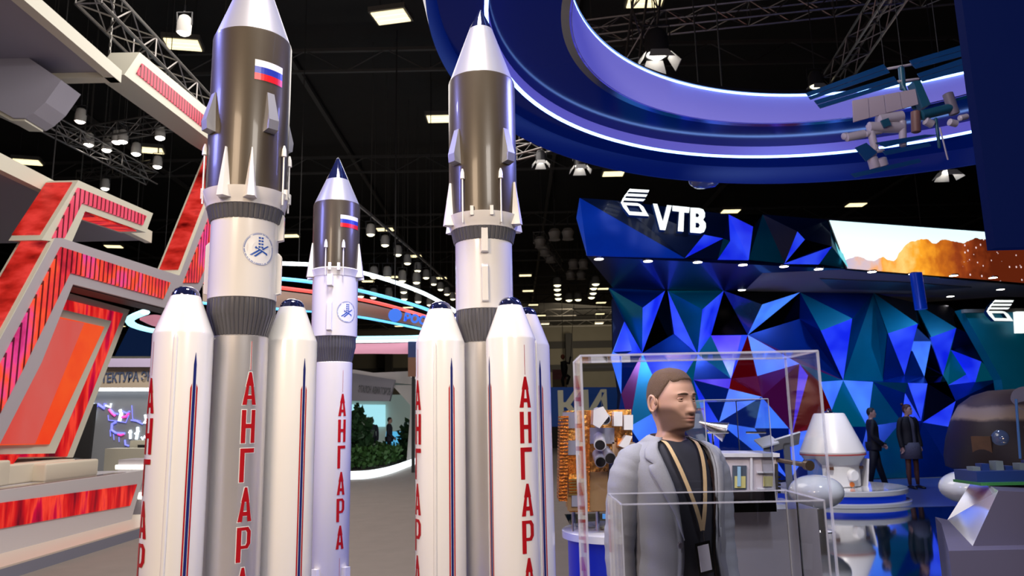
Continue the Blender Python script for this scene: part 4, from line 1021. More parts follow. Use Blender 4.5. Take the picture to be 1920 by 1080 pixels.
# ============================================================ grey energy wall with lettering
gw = thing('energy_wall', 'grey exhibition wall with lettering and a neon-like drawing between red stand and silver rocket', 'exhibition wall', (-9.5, 18.2, 0))
wallg = mat('grey_display_wall', (.26, .27, .29), .35)
drop(150, 727, 420, 18.2, .2).build('wall_panel', wallg, gw)
rect(150, 688, 420, 727, 17.9, .5).build('header', mat('taupe_header', (.50, .41, .31), .6), gw); rect(150, 727, 420, 733, 17.95, .1).build('light_strip', mat('cool_white_strip', (1, 1, 1), .4, emit=(.85, .93, 1), estr=3, sample=True), gw)
rect(150, 672, 420, 688, 17.7, .6).build('header_top', mat('mauve_header', (.50, .42, .60), .6), gw)
a, b = onY(179, 727, 17.88), onY(300, 722, 17.88)
text_obj('АРХИТЕКТУРА ЭНЕРГИИ', 'lettering', mat('dim_blue_letters', (.08, .11, .20), .5), gw, .30, basis(a - (b - a).normalized() * .42 + Vector((0, 0, .12)), b - a, (0, 0, 1)) @ Matrix.Scale(.66, 4, (1, 0, 0)), .01, .008, 'LEFT')
neon_w = mat('neon_white', (1, 1, 1), .4, emit=(.75, .9, 1), estr=1.4); neon_b = mat('neon_blue', (.2, .2, 1), .4, emit=(.22, .25, 1), estr=1.0); neon_m = mat('neon_magenta', (1, .1, .5), .4, emit=(1, .06, .4), estr=1.0)
def zz(l): return [onY(160 + x / 5.4, 660 + y / 5.4, 18.17) for x, y in l]
for l, m, r in [([(80, 520), (90, 600), (75, 690)], neon_w, .05), ([(90, 570), (130, 530), (190, 570), (200, 520)], neon_b, .06), ([(200, 540), (255, 560), (260, 520)], neon_w, .04), ([(240, 580), (270, 620), (300, 645)], neon_m, .05), ([(255, 580), (290, 620), (330, 630)], neon_b, .04),
                ([(350, 585), (365, 620), (345, 700)], neon_w, .07), ([(365, 660), (410, 655), (440, 620)], neon_m, .05), ([(370, 600), (420, 620), (450, 600)], neon_b, .04), ([(230, 640), (235, 690), (330, 700), (410, 715), (440, 640)], neon_b, .02),
                ([(310, 710), (270, 730), (265, 790), (310, 820), (400, 825)], neon_b, .05), ([(330, 830), (360, 840), (395, 825)], neon_m, .05), ([(470, 540), (480, 680), (560, 700)], neon_b, .015), ([(605, 635), (615, 690), (590, 715), (645, 718)], neon_w, .05),
                ([(460, 690), (520, 700), (580, 730)], neon_b, .03), ([(455, 790), (455, 880)], neon_w, .05), ([(438, 815), (470, 812)], neon_w, .04), ([(530, 760), (530, 810), (515, 885)], neon_w, .06), ([(500, 830), (545, 800)], neon_w, .04), ([(565, 860), (580, 890), (600, 850), (615, 885), (630, 850), (650, 885)], neon_w, .035),
                ([(400, 890), (405, 940), (440, 950)], neon_b, .035), ([(250, 790), (255, 855)], neon_b, .015), ([(285, 830), (290, 890)], neon_b, .015), ([(340, 860), (342, 910)], neon_b, .015)]:
    MB().tube(zz(l), r * .55, 6).build('neon_line', m, gw)
MB().prism([[onY(x, y, 16.5) for x, y in [(165, 757), (178, 757), (166, 862), (137, 858)]]], (0, .1, 0)).build('side_screen', dark, gw)
# board with green mark behind
bd = thing('signboard', 'pale signboard with green mark above the grey wall', 'signboard', (-12, 26, 4))
rect(150, 668, 420, 694, 26, .2).build('board', mat('pale_board', (.5, .5, .42), .6), bd)
a = onY(228, 686, 25.9); text_obj('РСБК', 'lettering', mat('dark_letters', (.02, .05, .05), .5), bd, .27, basis(a, onY(260, 685, 25.9) - a, (0, 0, 1)), .01, .005, 'LEFT')
MB().prism([[onY(x, y, 25.95) for x, y in [(219, 678), (227, 678), (225, 686), (219, 686)]]], (0, .04, 0)).build('green_mark', mat('green_mark', (.02, .3, .1), .5), bd)
for x in (170, 400): drop(x, 692, x + 8, 26.02, .1).build('post', greyf, bd)
bc = thing('blue_banner', 'dark blue draped banner behind the sign, left of the silver rocket', 'banner', (-12, 30, 5))
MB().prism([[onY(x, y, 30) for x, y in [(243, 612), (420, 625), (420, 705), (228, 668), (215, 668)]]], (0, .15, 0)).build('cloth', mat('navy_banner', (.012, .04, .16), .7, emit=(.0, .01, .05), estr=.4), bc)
for x in (250, 410): a = onY(x, 620, 30.08); MB().tube([a, (a.x, a.y, 13.49)], .03, 6).build('suspension_cable', dark, bc)
# ============================================================ round ring stand in the middle
rs = thing('light_ring_stand', 'suspended oval stand with white, blue and red glowing bands between the rockets', 'ring stand', (-6, 20, 4.5))
lw_ = mat('led_white_band', (1, 1, 1), .4, emit=(.80, .95, 1), estr=2.6, sample=True); lb_ = mat('led_sky_band', (.3, .6, 1), .4, emit=(.12, .55, 1.0), estr=1.5, sample=True); lr_ = mat('led_red_band', (1, .1, .1), .4, emit=(1, .10, .08), estr=1.3)


def smooth(pts, n=8):
    out = []
    for i in range(len(pts) - 1):
        p0 = pts[max(i - 1, 0)]; p1 = pts[i]; p2 = pts[i + 1]; p3 = pts[min(i + 2, len(pts) - 1)]
        for k in range(n):
            t = k / n; out.append(.5 * ((2 * p1) + (p2 - p0) * t + (2 * p0 - 5 * p1 + 4 * p2 - p3) * t * t + (3 * p1 - p0 - 3 * p2 + p3) * t ** 3))
    return out + [pts[-1]]


def band(l, z, r, m, nm='light_band', flat=.6): return MB().tube(smooth([onZ(x, y, z) for x, y in l]), r, 8, flat=flat).build(nm, m, rs, 60)


def ribbon(l0, z0, l1, m, nm):
    A = smooth([onZ(x, y, z0) for x, y in l0]); B = []
    for (x, y), q in zip(l1, [onZ(x, y, z0) for x, y in l0]): B.append(onY(x, y, q.y))
    B = smooth(B); mb = MB(); n = len(A)
    off = [Vector((0, .08, 0))] * n
    vs = A + B + [p + Vector((0, .08, 0)) for p in A] + [p + Vector((0, .08, 0)) for p in B]
    fs_ = []
    for i in range(n - 1): fs_ += [(i, i + 1, n + i + 1, n + i), (2 * n + i + 1, 2 * n + i, 3 * n + i, 3 * n + i + 1), (i, 2 * n + i, 2 * n + i + 1, i + 1), (n + i, n + i + 1, 3 * n + i + 1, 3 * n + i)]
    mb.add(vs, fs_); return mb.build(nm, m, rs, 60)


band([(380, 489), (530, 494), (600, 498), (690, 514), (770, 540), (820, 563), (880, 600)], 5.6, .085, lw_)
band([(380, 514), (530, 523), (610, 533), (700, 551), (800, 580), (850, 606)], 5.0, .075, lb_)
band([(380, 528), (530, 540), (690, 564), (800, 594), (845, 612)], 4.85, .075, lr_)
ribbon([(380, 534), (530, 546), (690, 570), (800, 599), (845, 616)], 4.84, [(380, 565), (530, 577), (690, 594), (800, 615), (845, 628)], mat('beige_fascia', (.42, .36, .30), .6), 'fascia')
band([(380, 568), (530, 580), (600, 585), (690, 597), (800, 619), (850, 632)], 4.5, .06, lb_)
band([(272, 585), (250, 594), (243, 602), (256, 612), (300, 622), (400, 631), (560, 635), (690, 634), (790, 632), (870, 625)], 4.2, .11, mat('led_cyan_band', (.6, .9, 1), .4, emit=(.35, .85, 1), estr=1.8))
band([(560, 641), (690, 640), (790, 638), (870, 631)], 4.15, .07, lw_)
ribbon([(560, 645), (690, 644), (775, 642), (870, 635)], 4.1, [(560, 664), (690, 663), (775, 663), (870, 657)], mat('rose_fascia', (.6, .25, .32), .6, emit=(.8, .30, .40), estr=.4), 'fascia')
ribbon([(262, 600), (290, 612), (330, 618), (400, 622)], 4.3, [(262, 596), (290, 590), (330, 596), (400, 600)], MATS['rose_fascia'], 'fascia')
for x, y, z in ((560, 497, 5.6), (740, 529, 5.6), (470, 520, 5.0), (741, 562, 5.0), (300, 622, 4.2), (808, 540, 5.6)):
    a = onZ(x, y, z); MB().tube([a, (a.x, a.y, 13.3)], .012, 5).build('suspension_cable', dark, rs)
a = onZ(700, 551, 5.0) + Vector((0, -.25, 0))
p = onY(741, 591, 14.9)
lobj(MB().lathe([(.001, -.02), (.135, -.02), (.135, .02), (.001, .02)], 40, axis=Matrix.Rotation(pi / 2, 3, 'X')), 'round_emblem', mat('emblem_blue', (.02, .15, .75), .5, emit=(.02, .15, .8), estr=.5), rs).location = p - rs.location
text_obj('РОСАТ', 'lettering', MATS['emblem_blue'], rs, .22, basis(onY(756, 601, 14.9), onY(800, 609, 14.9) - onY(756, 601, 14.9), (0, 0, 1)), .015, .012, 'LEFT')
# ============================================================ white curved pavilion with plants
pv = thing('pavilion', 'white curved pavilion with lit interior seen between slim rocket and middle rocket', 'pavilion', (-4.5, 30, 0))
cream = mat('pavilion_white', (.62, .58, .56), .5)
MB().prism([[onY(x, y, 29) for x, y in [(540, 690), (665, 693), (700, 699), (765, 696), (769, 706), (786, 714), (786, 722), (540, 700)]]], (0, 5, 0)).build('roof_slab', cream, pv)
MB().prism([[onY(x, y, 28.6) for x, y in [(540, 697), (665, 700), (740, 712), (730, 752), (540, 750)]]], (0, .3, 0)).build('header', mat('pavilion_grey', (.30, .28, .33), .5), pv)
text_obj('ЭТАЛОН АВИАТОРОВ', 'lettering', mat('grey_letters', (.12, .12, .14), .5), pv, .36, basis(onY(671, 735, 28.55), onY(727, 740, 28.55) - onY(671, 735, 28.55), (0, 0, 1)) @ Matrix.Scale(.32, 4, (1, 0, 0)), .01, .005, 'LEFT')
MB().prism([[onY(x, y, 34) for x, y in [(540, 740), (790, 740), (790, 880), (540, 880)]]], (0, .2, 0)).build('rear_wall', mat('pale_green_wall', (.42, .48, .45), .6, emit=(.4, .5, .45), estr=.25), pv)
MB().prism([[onY(x, y, 33.8) for x, y in [(600, 758), (722, 759), (722, 800), (600, 800)]]], (0, .1, 0)).build('wall_screen', mat('cyan_screen', (.3, .6, .7), .4, emit=(.42, .85, .95), estr=.9), pv)
MB().prism([[onY(x, y, 30.5) for x, y in [(724, 809), (757, 809), (757, 838), (722, 838)]]], (0, .1, 0)).build('small_screen', mat('azure_screen', (.1, .4, .7), .4, emit=(.10, .50, .85), estr=.8), pv)
MB().prism([[onY(x, y, 28.9) for x, y in [(735, 722), (786, 722), (786, 870), (762, 870), (770, 760)]]], (0, .3, 0)).build('side_wall', cream, pv)
K0 = [onZ(x, y, .12) for x, y in [(560, 893), (665, 891), (700, 888), (735, 880), (775, 866), (800, 860)]]
MB().tube(smooth(K0), .11, 8).build('lit_kerb', MATS['led_white_band'], pv, 60)
vg = mat('leaf_green', (.05, .13, .03), .6, noise=.4, nscale=9)


def bush(name, label, c, sx, sy_, sz, n, ls, m, group=None, cat='plant'):
    t = thing(name, label, cat, c, 0, group); mb = MB(); rnd = random.Random(int(c[0] * 100))
    for i in range(n):
        a = rnd.random() * 2 * pi; r = sqrt(rnd.random()); z = rnd.random(); q = Vector((cos(a) * r * sx, sin(a) * r * sy_, .1 + z * sz * (1 - .35 * r)))
        d = Vector((rnd.uniform(-1, 1), rnd.uniform(-1, 1), rnd.uniform(-.2, 1))).normalized(); s = d.cross(Vector((rnd.random(), rnd.random(), .3))).normalized() * ls * .35
        mb.add([q, q + d * ls * .5 + s, q + d * ls, q + d * ls * .5 - s], [(0, 1, 2, 3)])
    lobj(mb, 'foliage', m, t); st_ = MB()
    for i in range(5): st_.tube([(cos(i) * sx * .2, sin(i) * sy_ * .2, 0), (cos(i) * sx * .4, sin(i) * sy_ * .4, sz * .5)], .02, 5)
    lobj(st_, 'stem', brown, t); return t


for i, (x, y) in enumerate([(640, 884), (672, 882), (700, 876), (728, 868), (756, 860), (785, 856)]):
    p = onZ(x, y, 0) + Vector((0, 1.0, 0)); bush('low_shrub', 'green low shrub in the planting bed before the white pavilion', p, .8, .7, .75, 700, .2, vg, 'shrubs before the pavilion')
bush('leafy_plant', 'taller dark leafy plant beside the slim rocket', onZ(664, 880, 0) + Vector((0, .4, 0)), .42, .5, 2.1, 900, .3, mat('leaf_dark', (.02, .06, .02), .6))
bush('leafy_plant', 'dark leafy plant behind the middle rocket at the pavilion corner', onZ(770, 868, 0) + Vector((0, .6, 0)), .5, .5, 1.7, 700, .3, MATS['leaf_dark'])
pr = thing('side_banner', 'narrow brown and navy banner left of the middle rocket', 'banner', (-3.2, 24, 0))
rect(765, 670, 782, 706, 24, .1).build('lower_panel', mat('brown_panel', (.25, .10, .05), .6), pr); rect(765, 640, 782, 670, 24, .1).build('upper_panel', mat('navy_panel2', (.03, .04, .14), .6), pr); drop(772, 700, 778, 24.02, .06).build('pole', dark, pr)
# ============================================================ far letters and crowd stand right of the middle rocket
fb = thing('far_letters', 'big beige letters before a blue wall right of the middle rocket', 'sign', (2, 40, 0))
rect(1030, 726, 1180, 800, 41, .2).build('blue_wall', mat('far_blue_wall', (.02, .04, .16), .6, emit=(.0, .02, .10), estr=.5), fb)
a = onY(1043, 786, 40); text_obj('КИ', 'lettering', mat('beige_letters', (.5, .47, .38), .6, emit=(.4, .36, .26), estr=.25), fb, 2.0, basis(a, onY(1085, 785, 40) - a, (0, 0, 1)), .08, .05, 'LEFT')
drop(1030, 798, 1180, 41.05, .1).build('lower_wall', dark, fb)
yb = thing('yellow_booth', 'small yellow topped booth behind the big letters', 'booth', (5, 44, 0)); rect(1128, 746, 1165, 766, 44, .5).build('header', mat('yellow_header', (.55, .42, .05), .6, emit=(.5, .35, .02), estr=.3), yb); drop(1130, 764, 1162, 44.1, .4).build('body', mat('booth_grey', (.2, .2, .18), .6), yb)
rcb = thing('checked_backdrop', 'red and white checked backdrop far behind', 'backdrop', (3, 60, 0)); rect(1036, 693, 1062, 712, 60, .2).build('panel', mat('checked_fabric', (.35, .12, .14), .7, noise=.5, nscale=1.5), rcb); drop(1036, 712, 1062, 60, .2).build('base_panel', mat('tan_panel', (.30, .22, .14), .7), rcb)
# ============================================================ exhibits on the blue stand
whiteg = mat('white_gloss_plastic', (.80, .80, .82), .12, coat=.6); blue_lit = mat('blue_band', (.01, .03, .35), .3, emit=(0, .02, .35), estr=.5)
chrome = mat('chrome', (.75, .75, .8), .08, 1.0); acr = clear('acrylic_sheet'); edge = clear('acrylic_edge', True)
# spacecraft model on a round platform
pf = thing('round_platform', 'round white platform with blue band under the white spacecraft model', 'platform', (5.85, 14.0, .016))
MB().lathe([(1.18, .016), (1.18, .07), (1.16, .08)], 96, (5.85, 14, 0)).build('base_ring', whiteg, pf, 30); MB().lathe([(1.08, .075), (1.08, .20)], 96, (5.85, 14, 0)).build('blue_band', blue_lit, pf, 30)
MB().lathe([(1.13, .195), (1.14, .21), (1.14, .27), (1.12, .285)], 96, (5.85, 14, 0)).build('top_disc', whiteg, pf, 30)
sm = thing('spacecraft_model', 'white cone shaped spacecraft model standing on the round platform', 'spacecraft model', (5.80, 14.0, .285))
c = (5.80, 14.0, 0); pearl = mat('pearl_white', (.72, .72, .74), .32, coat=.3)
MB().lathe([(.40, .286), (.43, .30), (.44, .66), (.44, .68)], 72, c).build('service_section', pearl, sm, 30)
MB().lathe([(.44, .675), (.54, .82), (.56, .84)], 72, c).build('flared_skirt', mat('pale_grey_paint', (.45, .47, .5), .35), sm, 30)
MB().lathe([(.565, .838), (.565, .862)], 72, c).build('red_ring', mat('dull_red_ring', (.4, .06, .06), .4), sm)
MB().lathe([(.56, .86), (.565, .89), (.275, 1.56), (.25, 1.585), (.001, 1.59)], 96, c).build('crew_capsule', pearl, sm, 30)
MB().lathe([(.10, 1.585), (.10, 1.60), (.03, 1.63), (.03, 1.66), (.001, 1.67)], 24, c).build('docking_probe', chrome, sm, 40)
for a in (-30, 60, 150, 240):
    d = azv(a); MB().box(Vector(c) + d * .45 + Vector((0, 0, .62)), (.12, .08, .05), Matrix.Rotation(radians(a), 3, 'Z')).build('dark_hatch', mat('brown_hatch', (.10, .04, .02), .4), sm)
    d2 = azv(a + 48); MB().lathe([(.10, -.01), (.10, .05), (.08, .08)], 20, Vector(c) + d2 * .44 + Vector((0, 0, .50)), axis=Matrix.Rotation(radians(a + 48), 3, 'Z') @ Matrix.Rotation(pi / 2, 3, 'X')).build('thruster_dome', whiteg, sm, 40)
MB().box((5.34, 13.72, .55), (.26, .03, .46)).box((5.40, 13.78, .55), (.03, .14, .3)).build('solar_panel', mat('blue_louvre', (.05, .12, .4), .4), sm)
MB().box((6.30, 13.9, .52), (.03, .3, .5), Matrix.Rotation(radians(8), 3, 'Y')).build('solar_panel', pearl, sm)
for k in range(3): MB().box((5.80 - .12 + k * .04, 13.52, .93 + k * .0), (.018, .01, .05), Matrix.Rotation(-.4, 3, 'X')).build('window_mark', dark, sm)
MB().lathe([(.045, -.005), (.045, .01)], 8, (5.92, 13.575, .34), axis=Matrix.Rotation(pi / 2, 3, 'X')).build('orange_valve', mat('orange_paint', (.7, .18, .03), .4), sm)
for a in (20, 140, 260): MB().box(Vector(c) + azv(a) * .42 + Vector((0, 0, .3)), (.05, .05, .03)).build('foot', chrome, sm)
# egg shaped tables


def egg(label, x, y, rx_, ry_, rz_, zc):
    t = thing('egg_table', label, 'egg table', (x, y, .012)); mb = MB(); n, k = 48, 24; vs = []
    for j in range(1, k):
        th = pi * j / k
        for i in range(n): a = 2 * pi * i / n; s = sin(th) ** .9; vs.append((x + rx_ * s * cos(a), y + ry_ * s * sin(a), zc + rz_ * cos(th)))
    vs += [(x, y, zc + rz_), (x, y, zc - rz_)]; fs_ = [(j * n + i, j * n + (i + 1) % n, (j + 1) * n + (i + 1) % n, (j + 1) * n + i) for j in range(k - 2) for i in range(n)]
    L = len(vs); fs_ += [(i, (i + 1) % n, L - 2) for i in range(n)] + [((k - 2) * n + i, (k - 2) * n + (i + 1) % n, L - 1) for i in range(n)]
    mb.add(vs, fs_); mb.build('shell', whiteg, t, 60)
    MB().lathe([(.20, .012), (.20, .02), (.10, .035), (.10, zc - rz_ + .06)], 40, (x, y, 0)).build('pedestal', chrome, t, 40)
    return t


egg('white egg shaped table on a chrome foot, left of the console', 4.12, 10.6, .36, .36, .225, .53)
egg('white egg shaped table half hidden behind the slanted console', 6.30, 10.7, .40, .36, .225, .54)
# information stands
for i, (x, y0, y1, w_, lbl) in enumerate([(1437, 818, 832, .26, 'slim tilted info stand seen edge-on behind the silver satellite'), (1475, 822, 838, .40, 'tilted white info stand just left of the white spacecraft model')]):
    p = onY(x, 828, 11.4); t = thing('info_stand', lbl, 'info stand', (p.x, 11.4, .012)); R = Matrix.Rotation(radians(-15), 3, 'Y') @ Matrix.Rotation(radians(-38 if i else 20), 3, 'X')
    MB().box((p.x, 11.4, p.z), (w_, .30, .025), R).build('panel', whiteg, t); MB().box((p.x, 11.42, p.z / 2 - .01), (.09, .04, p.z - .02)).build('post', mat('brushed_grey', (.4, .4, .43), .35, .8), t); MB().box((p.x, 11.42, .022), (.36, .3, .02)).build('foot_plate', MATS['brushed_grey'], t)
# descent capsule
dc = thing('descent_capsule', 'scorched dark bell shaped descent capsule with round porthole at the right edge', 'descent capsule', (8.75, 13.2, .016))
cap_m = mat('scorched_hull', (.035, .02, .015), .5, .1); nt, b = nodes_of(cap_m)
tc = nt.nodes.new('ShaderNodeTexCoord'); n1 = nt.nodes.new('ShaderNodeTexNoise'); n1.inputs['Scale'].default_value = 2.2; n1.inputs['Detail'].default_value = 6; nt.links.new(tc.outputs['Object'], n1.inputs['Vector'])
sp_ = nt.nodes.new('ShaderNodeSeparateXYZ'); nt.links.new(tc.outputs['Object'], sp_.inputs[0])
ad = nt.nodes.new('ShaderNodeMath'); ad.operation = 'MULTIPLY_ADD'; ad.inputs[1].default_value = .22; nt.links.new(n1.outputs['Fac'], ad.inputs[0]); nt.links.new(sp_.outputs['Z'], ad.inputs[2])
cr = nt.nodes.new('ShaderNodeValToRGB'); e = cr.color_ramp.elements; e[0].position = .5; e[0].color = (.02, .012, .012, 1); e[1].position = 1; e[1].color = (.07, .045, .06, 1)
mr = nt.nodes.new('ShaderNodeMapRange'); mr.inputs['From Min'].default_value = 0; mr.inputs['From Max'].default_value = 2.1; nt.links.new(ad.outputs[0], mr.inputs['Value']); nt.links.new(mr.outputs[0], cr.inputs[0])
for p_, c_ in ((.72, (.035, .02, .02)), (.75, (.42, .30, .20)), (.83, (.36, .27, .22)), (.86, (.09, .06, .075))): k = e.new(p_); k.color = (*c_, 1)
nt.links.new(cr.outputs[0], b.inputs['Base Color'])
CB = (8.75, 13.2, 0)
o = MB().lathe([(.6, .50), (1.0, .53), (1.19, .62), (1.20, .80), (1.14, 1.10), (1.03, 1.42), (.88, 1.68), (.66, 1.84), (.40, 1.92), (.001, 1.94)], 96, CB).build('hull', cap_m, dc, 50)
for a, z in ((-48, 1.13), (18, 1.06)):
    d = azv(a); MB().lathe([(.13, -.02), (.13, .03), (.11, .05), (.001, .06)], 28, Vector(CB) + d * 1.10 + Vector((0, 0, z)), axis=Matrix.Rotation(radians(a), 3, 'Z') @ Matrix.Rotation(pi / 2 - .18, 3, 'X')).build('porthole', mat('porthole_glass', (.12, .18, .32), .12, coat=1), dc, 40)
MB().lathe([(.28, 0), (.28, .04), (.001, .05)], 32, Vector(CB) + azv(-18) * .76 + Vector((0, 0, 1.72)), axis=Matrix.Rotation(radians(-18), 3, 'Z') @ Matrix.Rotation(.9, 3, 'X')).build('parachute_cover', mat('pale_lilac_cover', (.32, .30, .38), .4), dc, 40)
MB().box(Vector(CB) + azv(-62) * 1.12 + Vector((0, 0, .85)), (.32, .1, .62), Matrix.Rotation(radians(-62), 3, 'Z')).build('charred_panel', mat('rust_brown', (.16, .08, .035), .6, noise=.4), dc)
for i in range(14): q = Vector(CB) + azv(-30 + i * 5.2) * (1.16 - .012 * i) + Vector((0, 0, 1.30 - .035 * i + .03 * (i % 3))); MB().lathe([(.018, 0), (.012, .02)], 8, q).build('bolt_light', mat('bolt_silver', (.8, .75, .7), .2, .8), dc)
MB().lathe([(1.05, .016), (1.05, .08), (.98, .12), (.92, .46), (.95, .56)], 48, CB).build('stand', dark, dc, 40)
# console at lower right
cs = thing('console_desk', 'lilac-white console with slanted shiny side in the lower right corner', 'console', (2.4, 3.5, 0))
cw = mat('console_laminate', (.085, .08, .145), .45); cg = mat('console_gloss_side', (.78, .78, .80), .06, coat=1)
A = [onY(x, y, 3.3) for x, y in [(1872, 920), (2010, 927), (2010, 1046), (1820, 1032)]]; B_ = [onY(x, y, 4.1) for x, y in [(1828, 893), (1930, 898), (1930, 978), (1776, 975)]]
m = MB(); m.add(A + B_, [(0, 1, 2, 3), (7, 6, 5, 4), (0, 4, 5, 1), (1, 5, 6, 2), (2, 6, 7, 3)]); m.add([A[0], A[3], B_[3], B_[0]], [(0, 1, 2, 3)], 1); m.build('slanted_body', [cw, cg], cs)
A = [onY(x, y, 3.2) for x, y in [(1779, 1033), (2010, 1046)]]; z1 = A[0].z; B2_ = [Vector((onY(1768, 1008, 3.95).x, 3.95, z1 + .0)), Vector((A[1].x, 4.2, z1))]
m = MB(); pts = [A[0], Vector((A[1].x, 3.2, z1)), B2_[1], B2_[0]]; m.prism([[Vector((p.x, p.y, z1)) for p in pts]], (0, 0, -z1)); m.build('base_box', cw, cs)
md_ = thing('scale_model', 'small dark blue model with green edged base standing on the console', 'scale model', (2.5, 3.7, 1.3))
bp = onY(1868, 922, 3.55); zt_ = onY(1872, 918, 3.45).z + .012
MB().box((bp.x + .12, 3.62, zt_ + .006), (.42, .22, .012)).build('base_plate', mat('green_edge', (.03, .16, .05), .4), md_)
MB().box((bp.x + .12, 3.64, zt_ + .035), (.40, .18, .05)).build('hull', mat('model_navy', (.01, .03, .16), .4), md_)
for k in range(7): MB().box((bp.x - .05 + k * .055, 3.62 + .02 * (k % 2), zt_ + .068 + .006 * (k % 3)), (.035, .05, .02 + .012 * (k % 3))).build('superstructure', MATS['model_navy'] if k % 2 else mat('model_grey', (.12, .16, .2), .4), md_)
MB().tube([onY(1913, 860, 3.62), onY(1905, 748, 3.62)], .006, 8).build('mast', mat('mast_blue', (.03, .10, .3), .4), md_)
# gold satellite on its podium
gp = thing('round_podium', 'round podium with white rim and blue lit drum under the golden satellite', 'podium', (.62, 4.75, 0))
GC = Vector((.62, 4.75, 0)); zr = .93
MB().lathe([(.30, 0), (.31, .02), (.31, zr - .05), (.30, zr - .045)], 64, GC).build('drum', mat('blue_drum', (.005, .02, .30), .35, emit=(0, .005, .25), estr=.5), gp, 30)
MB().lathe([(.33, zr - .05), (.345, zr - .045), (.345, zr - .005), (.335, zr)], 72, GC).build('rim', whiteg, gp, 30)
gs = thing('gold_satellite', 'golden foil satellite model with white cameras on the round podium, behind glass', 'satellite model', (.60, 4.7, zr))
gold = mat('gold_foil', (.75, .36, .09), .22, 1.0, bump=.9, bscale=45, noise=.25, nscale=12); orange_ = mat('orange_foil', (.72, .22, .03), .2, .9, bump=1.0, bscale=60); tan_ = mat('tan_plate', (.45, .27, .12), .4, .5, noise=.1)
YS = 4.55


def srect(x0, y0, x1, y1, m, nm, d=.01, Y=None, dep=.02):
    Y = (Y or YS) - d; return MB().prism([[onY(x0, y0, Y), onY(x1, y0, Y), onY(x1, y1, Y), onY(x0, y1, Y)]], (0, dep, 0)).build(nm, m, gs)


a0 = onY(1062, 770, YS); a1 = onY(1192, 958, YS)
MB().box(((a0.x + a1.x) / 2, YS + .17, (a0.z + a1.z) / 2), (a1.x - a0.x, .34, a0.z - a1.z)).build('body', gold, gs)
m = MB()
for k in range(26): q = onY(1058 - k * .1, 782 + k * 6.2, YS - .02); m.box(q + Vector((0, .1, 0)), (.05, .24, .013))
m.build('louvre_stack', orange_, gs); m = MB()
for k in range(13): q = onY(1066 + k * 3.2, 862, YS); m.box(q + Vector((0, -.004, 0)), (.005, .012, .16))
m.build('heat_pipes', orange_, gs); m = MB()
for k in range(6): q = onY(1082, 899 + k * 5.5, YS); m.box(q + Vector((0, -.012, 0)), (.10, .02, .009))
m.build('gold_slats', mat('bright_gold', (.85, .55, .15), .25, 1.0), gs)
for r_ in [(1055, 773, 1082, 803, 'silver_panel'), (1058, 826, 1086, 853, 'silver_panel'), (1106, 802, 1152, 832, 'lilac_panel'), (1072, 926, 1096, 950, 'silver_panel')]:
    srect(*r_[:4], mat(r_[4], (.42, .42, .5), .35, .4, noise=.1), r_[4], .02)
srect(1064, 925, 1102, 958, tan_, 'tan_plate', .01); srect(1106, 885, 1140, 958, tan_, 'tan_plate', .008); srect(1102, 770, 1106, 958, orange_, 'seam_strip', .015); srect(1142, 866, 1172, 909, mat('navy_plate', (.01, .015, .07), .4), 'navy_plate', .03)
srect(1142, 909, 1172, 968, mat('steel_blue_plate', (.12, .18, .36), .4), 'blue_plate', .03); srect(1148, 829, 1190, 864, mat('striped_beige', (.5, .33, .2), .5, noise=.4, nscale=40), 'instrument_deck', .02); srect(1151, 772, 1167, 799, whiteg, 'sensor_box', .10, dep=.09); srect(1170, 778, 1187, 806, whiteg, 'sensor_box', .10, dep=.09)
srect(1130, 964, 1140, 973, mat('sky_blue_tag', (.1, .4, .9), .4), 'blue_tag', .05); srect(1158, 822, 1174, 839, orange_, 'orange_box', .08, dep=.06)


def camhead(x, y, r, L, tilt, lens_r, shell):
    q = onY(x, y, YS - .14); ax = Vector((sin(tilt), -cos(tilt) * .9, -.25)).normalized(); R = ax.to_track_quat('Z', 'Y').to_matrix()
    h = MB().lathe([(r * .8, -L), (r, -L * .9), (r, 0), (r * .85, 0)], 28, q, axis=R).build('camera_head', shell, gs, 40); MB().lathe([(.001, .001), (lens_r, .002), (lens_r, .006), (.001, .006)], 24, q, axis=R).build('lens', mat('black_lens', (.006, .005, .006), .12, coat=1), h, 40)


camhead(1135, 786, .034, .16, .2, .026, whiteg); camhead(1125, 834, .036, .15, -.1, .029, whiteg); camhead(1144, 859, .034, .15, .1, .030, MATS['lilac_panel']); camhead(1126, 866, .034, .15, 0, .028, MATS['lilac_panel'])
MB().prism([[onY(x, y, YS - .2) for x, y in [(1113, 768), (1131, 762), (1142, 780), (1124, 803), (1112, 796)]]], (0, .14, 0)).build('camera_housing', whiteg, gs)
MB().prism([[onY(x, y, YS - .13) for x, y in [(1174, 816), (1186, 818), (1176, 842), (1160, 836)]]], (0, .1, 0)).build('sensor_box', whiteg, gs)
for x in (1075, 1120, 1165): q = onY(x, 962, YS + .1); MB().tube([(q.x, q.y, zr), (q.x, q.y, a1.z + .01)], .012, 8).build('support_leg', chrome, gs)
MB().box(((a0.x + a1.x) / 2, YS + .14, zr + .035), (.36, .26, .02)).build('cradle', acr, gs)
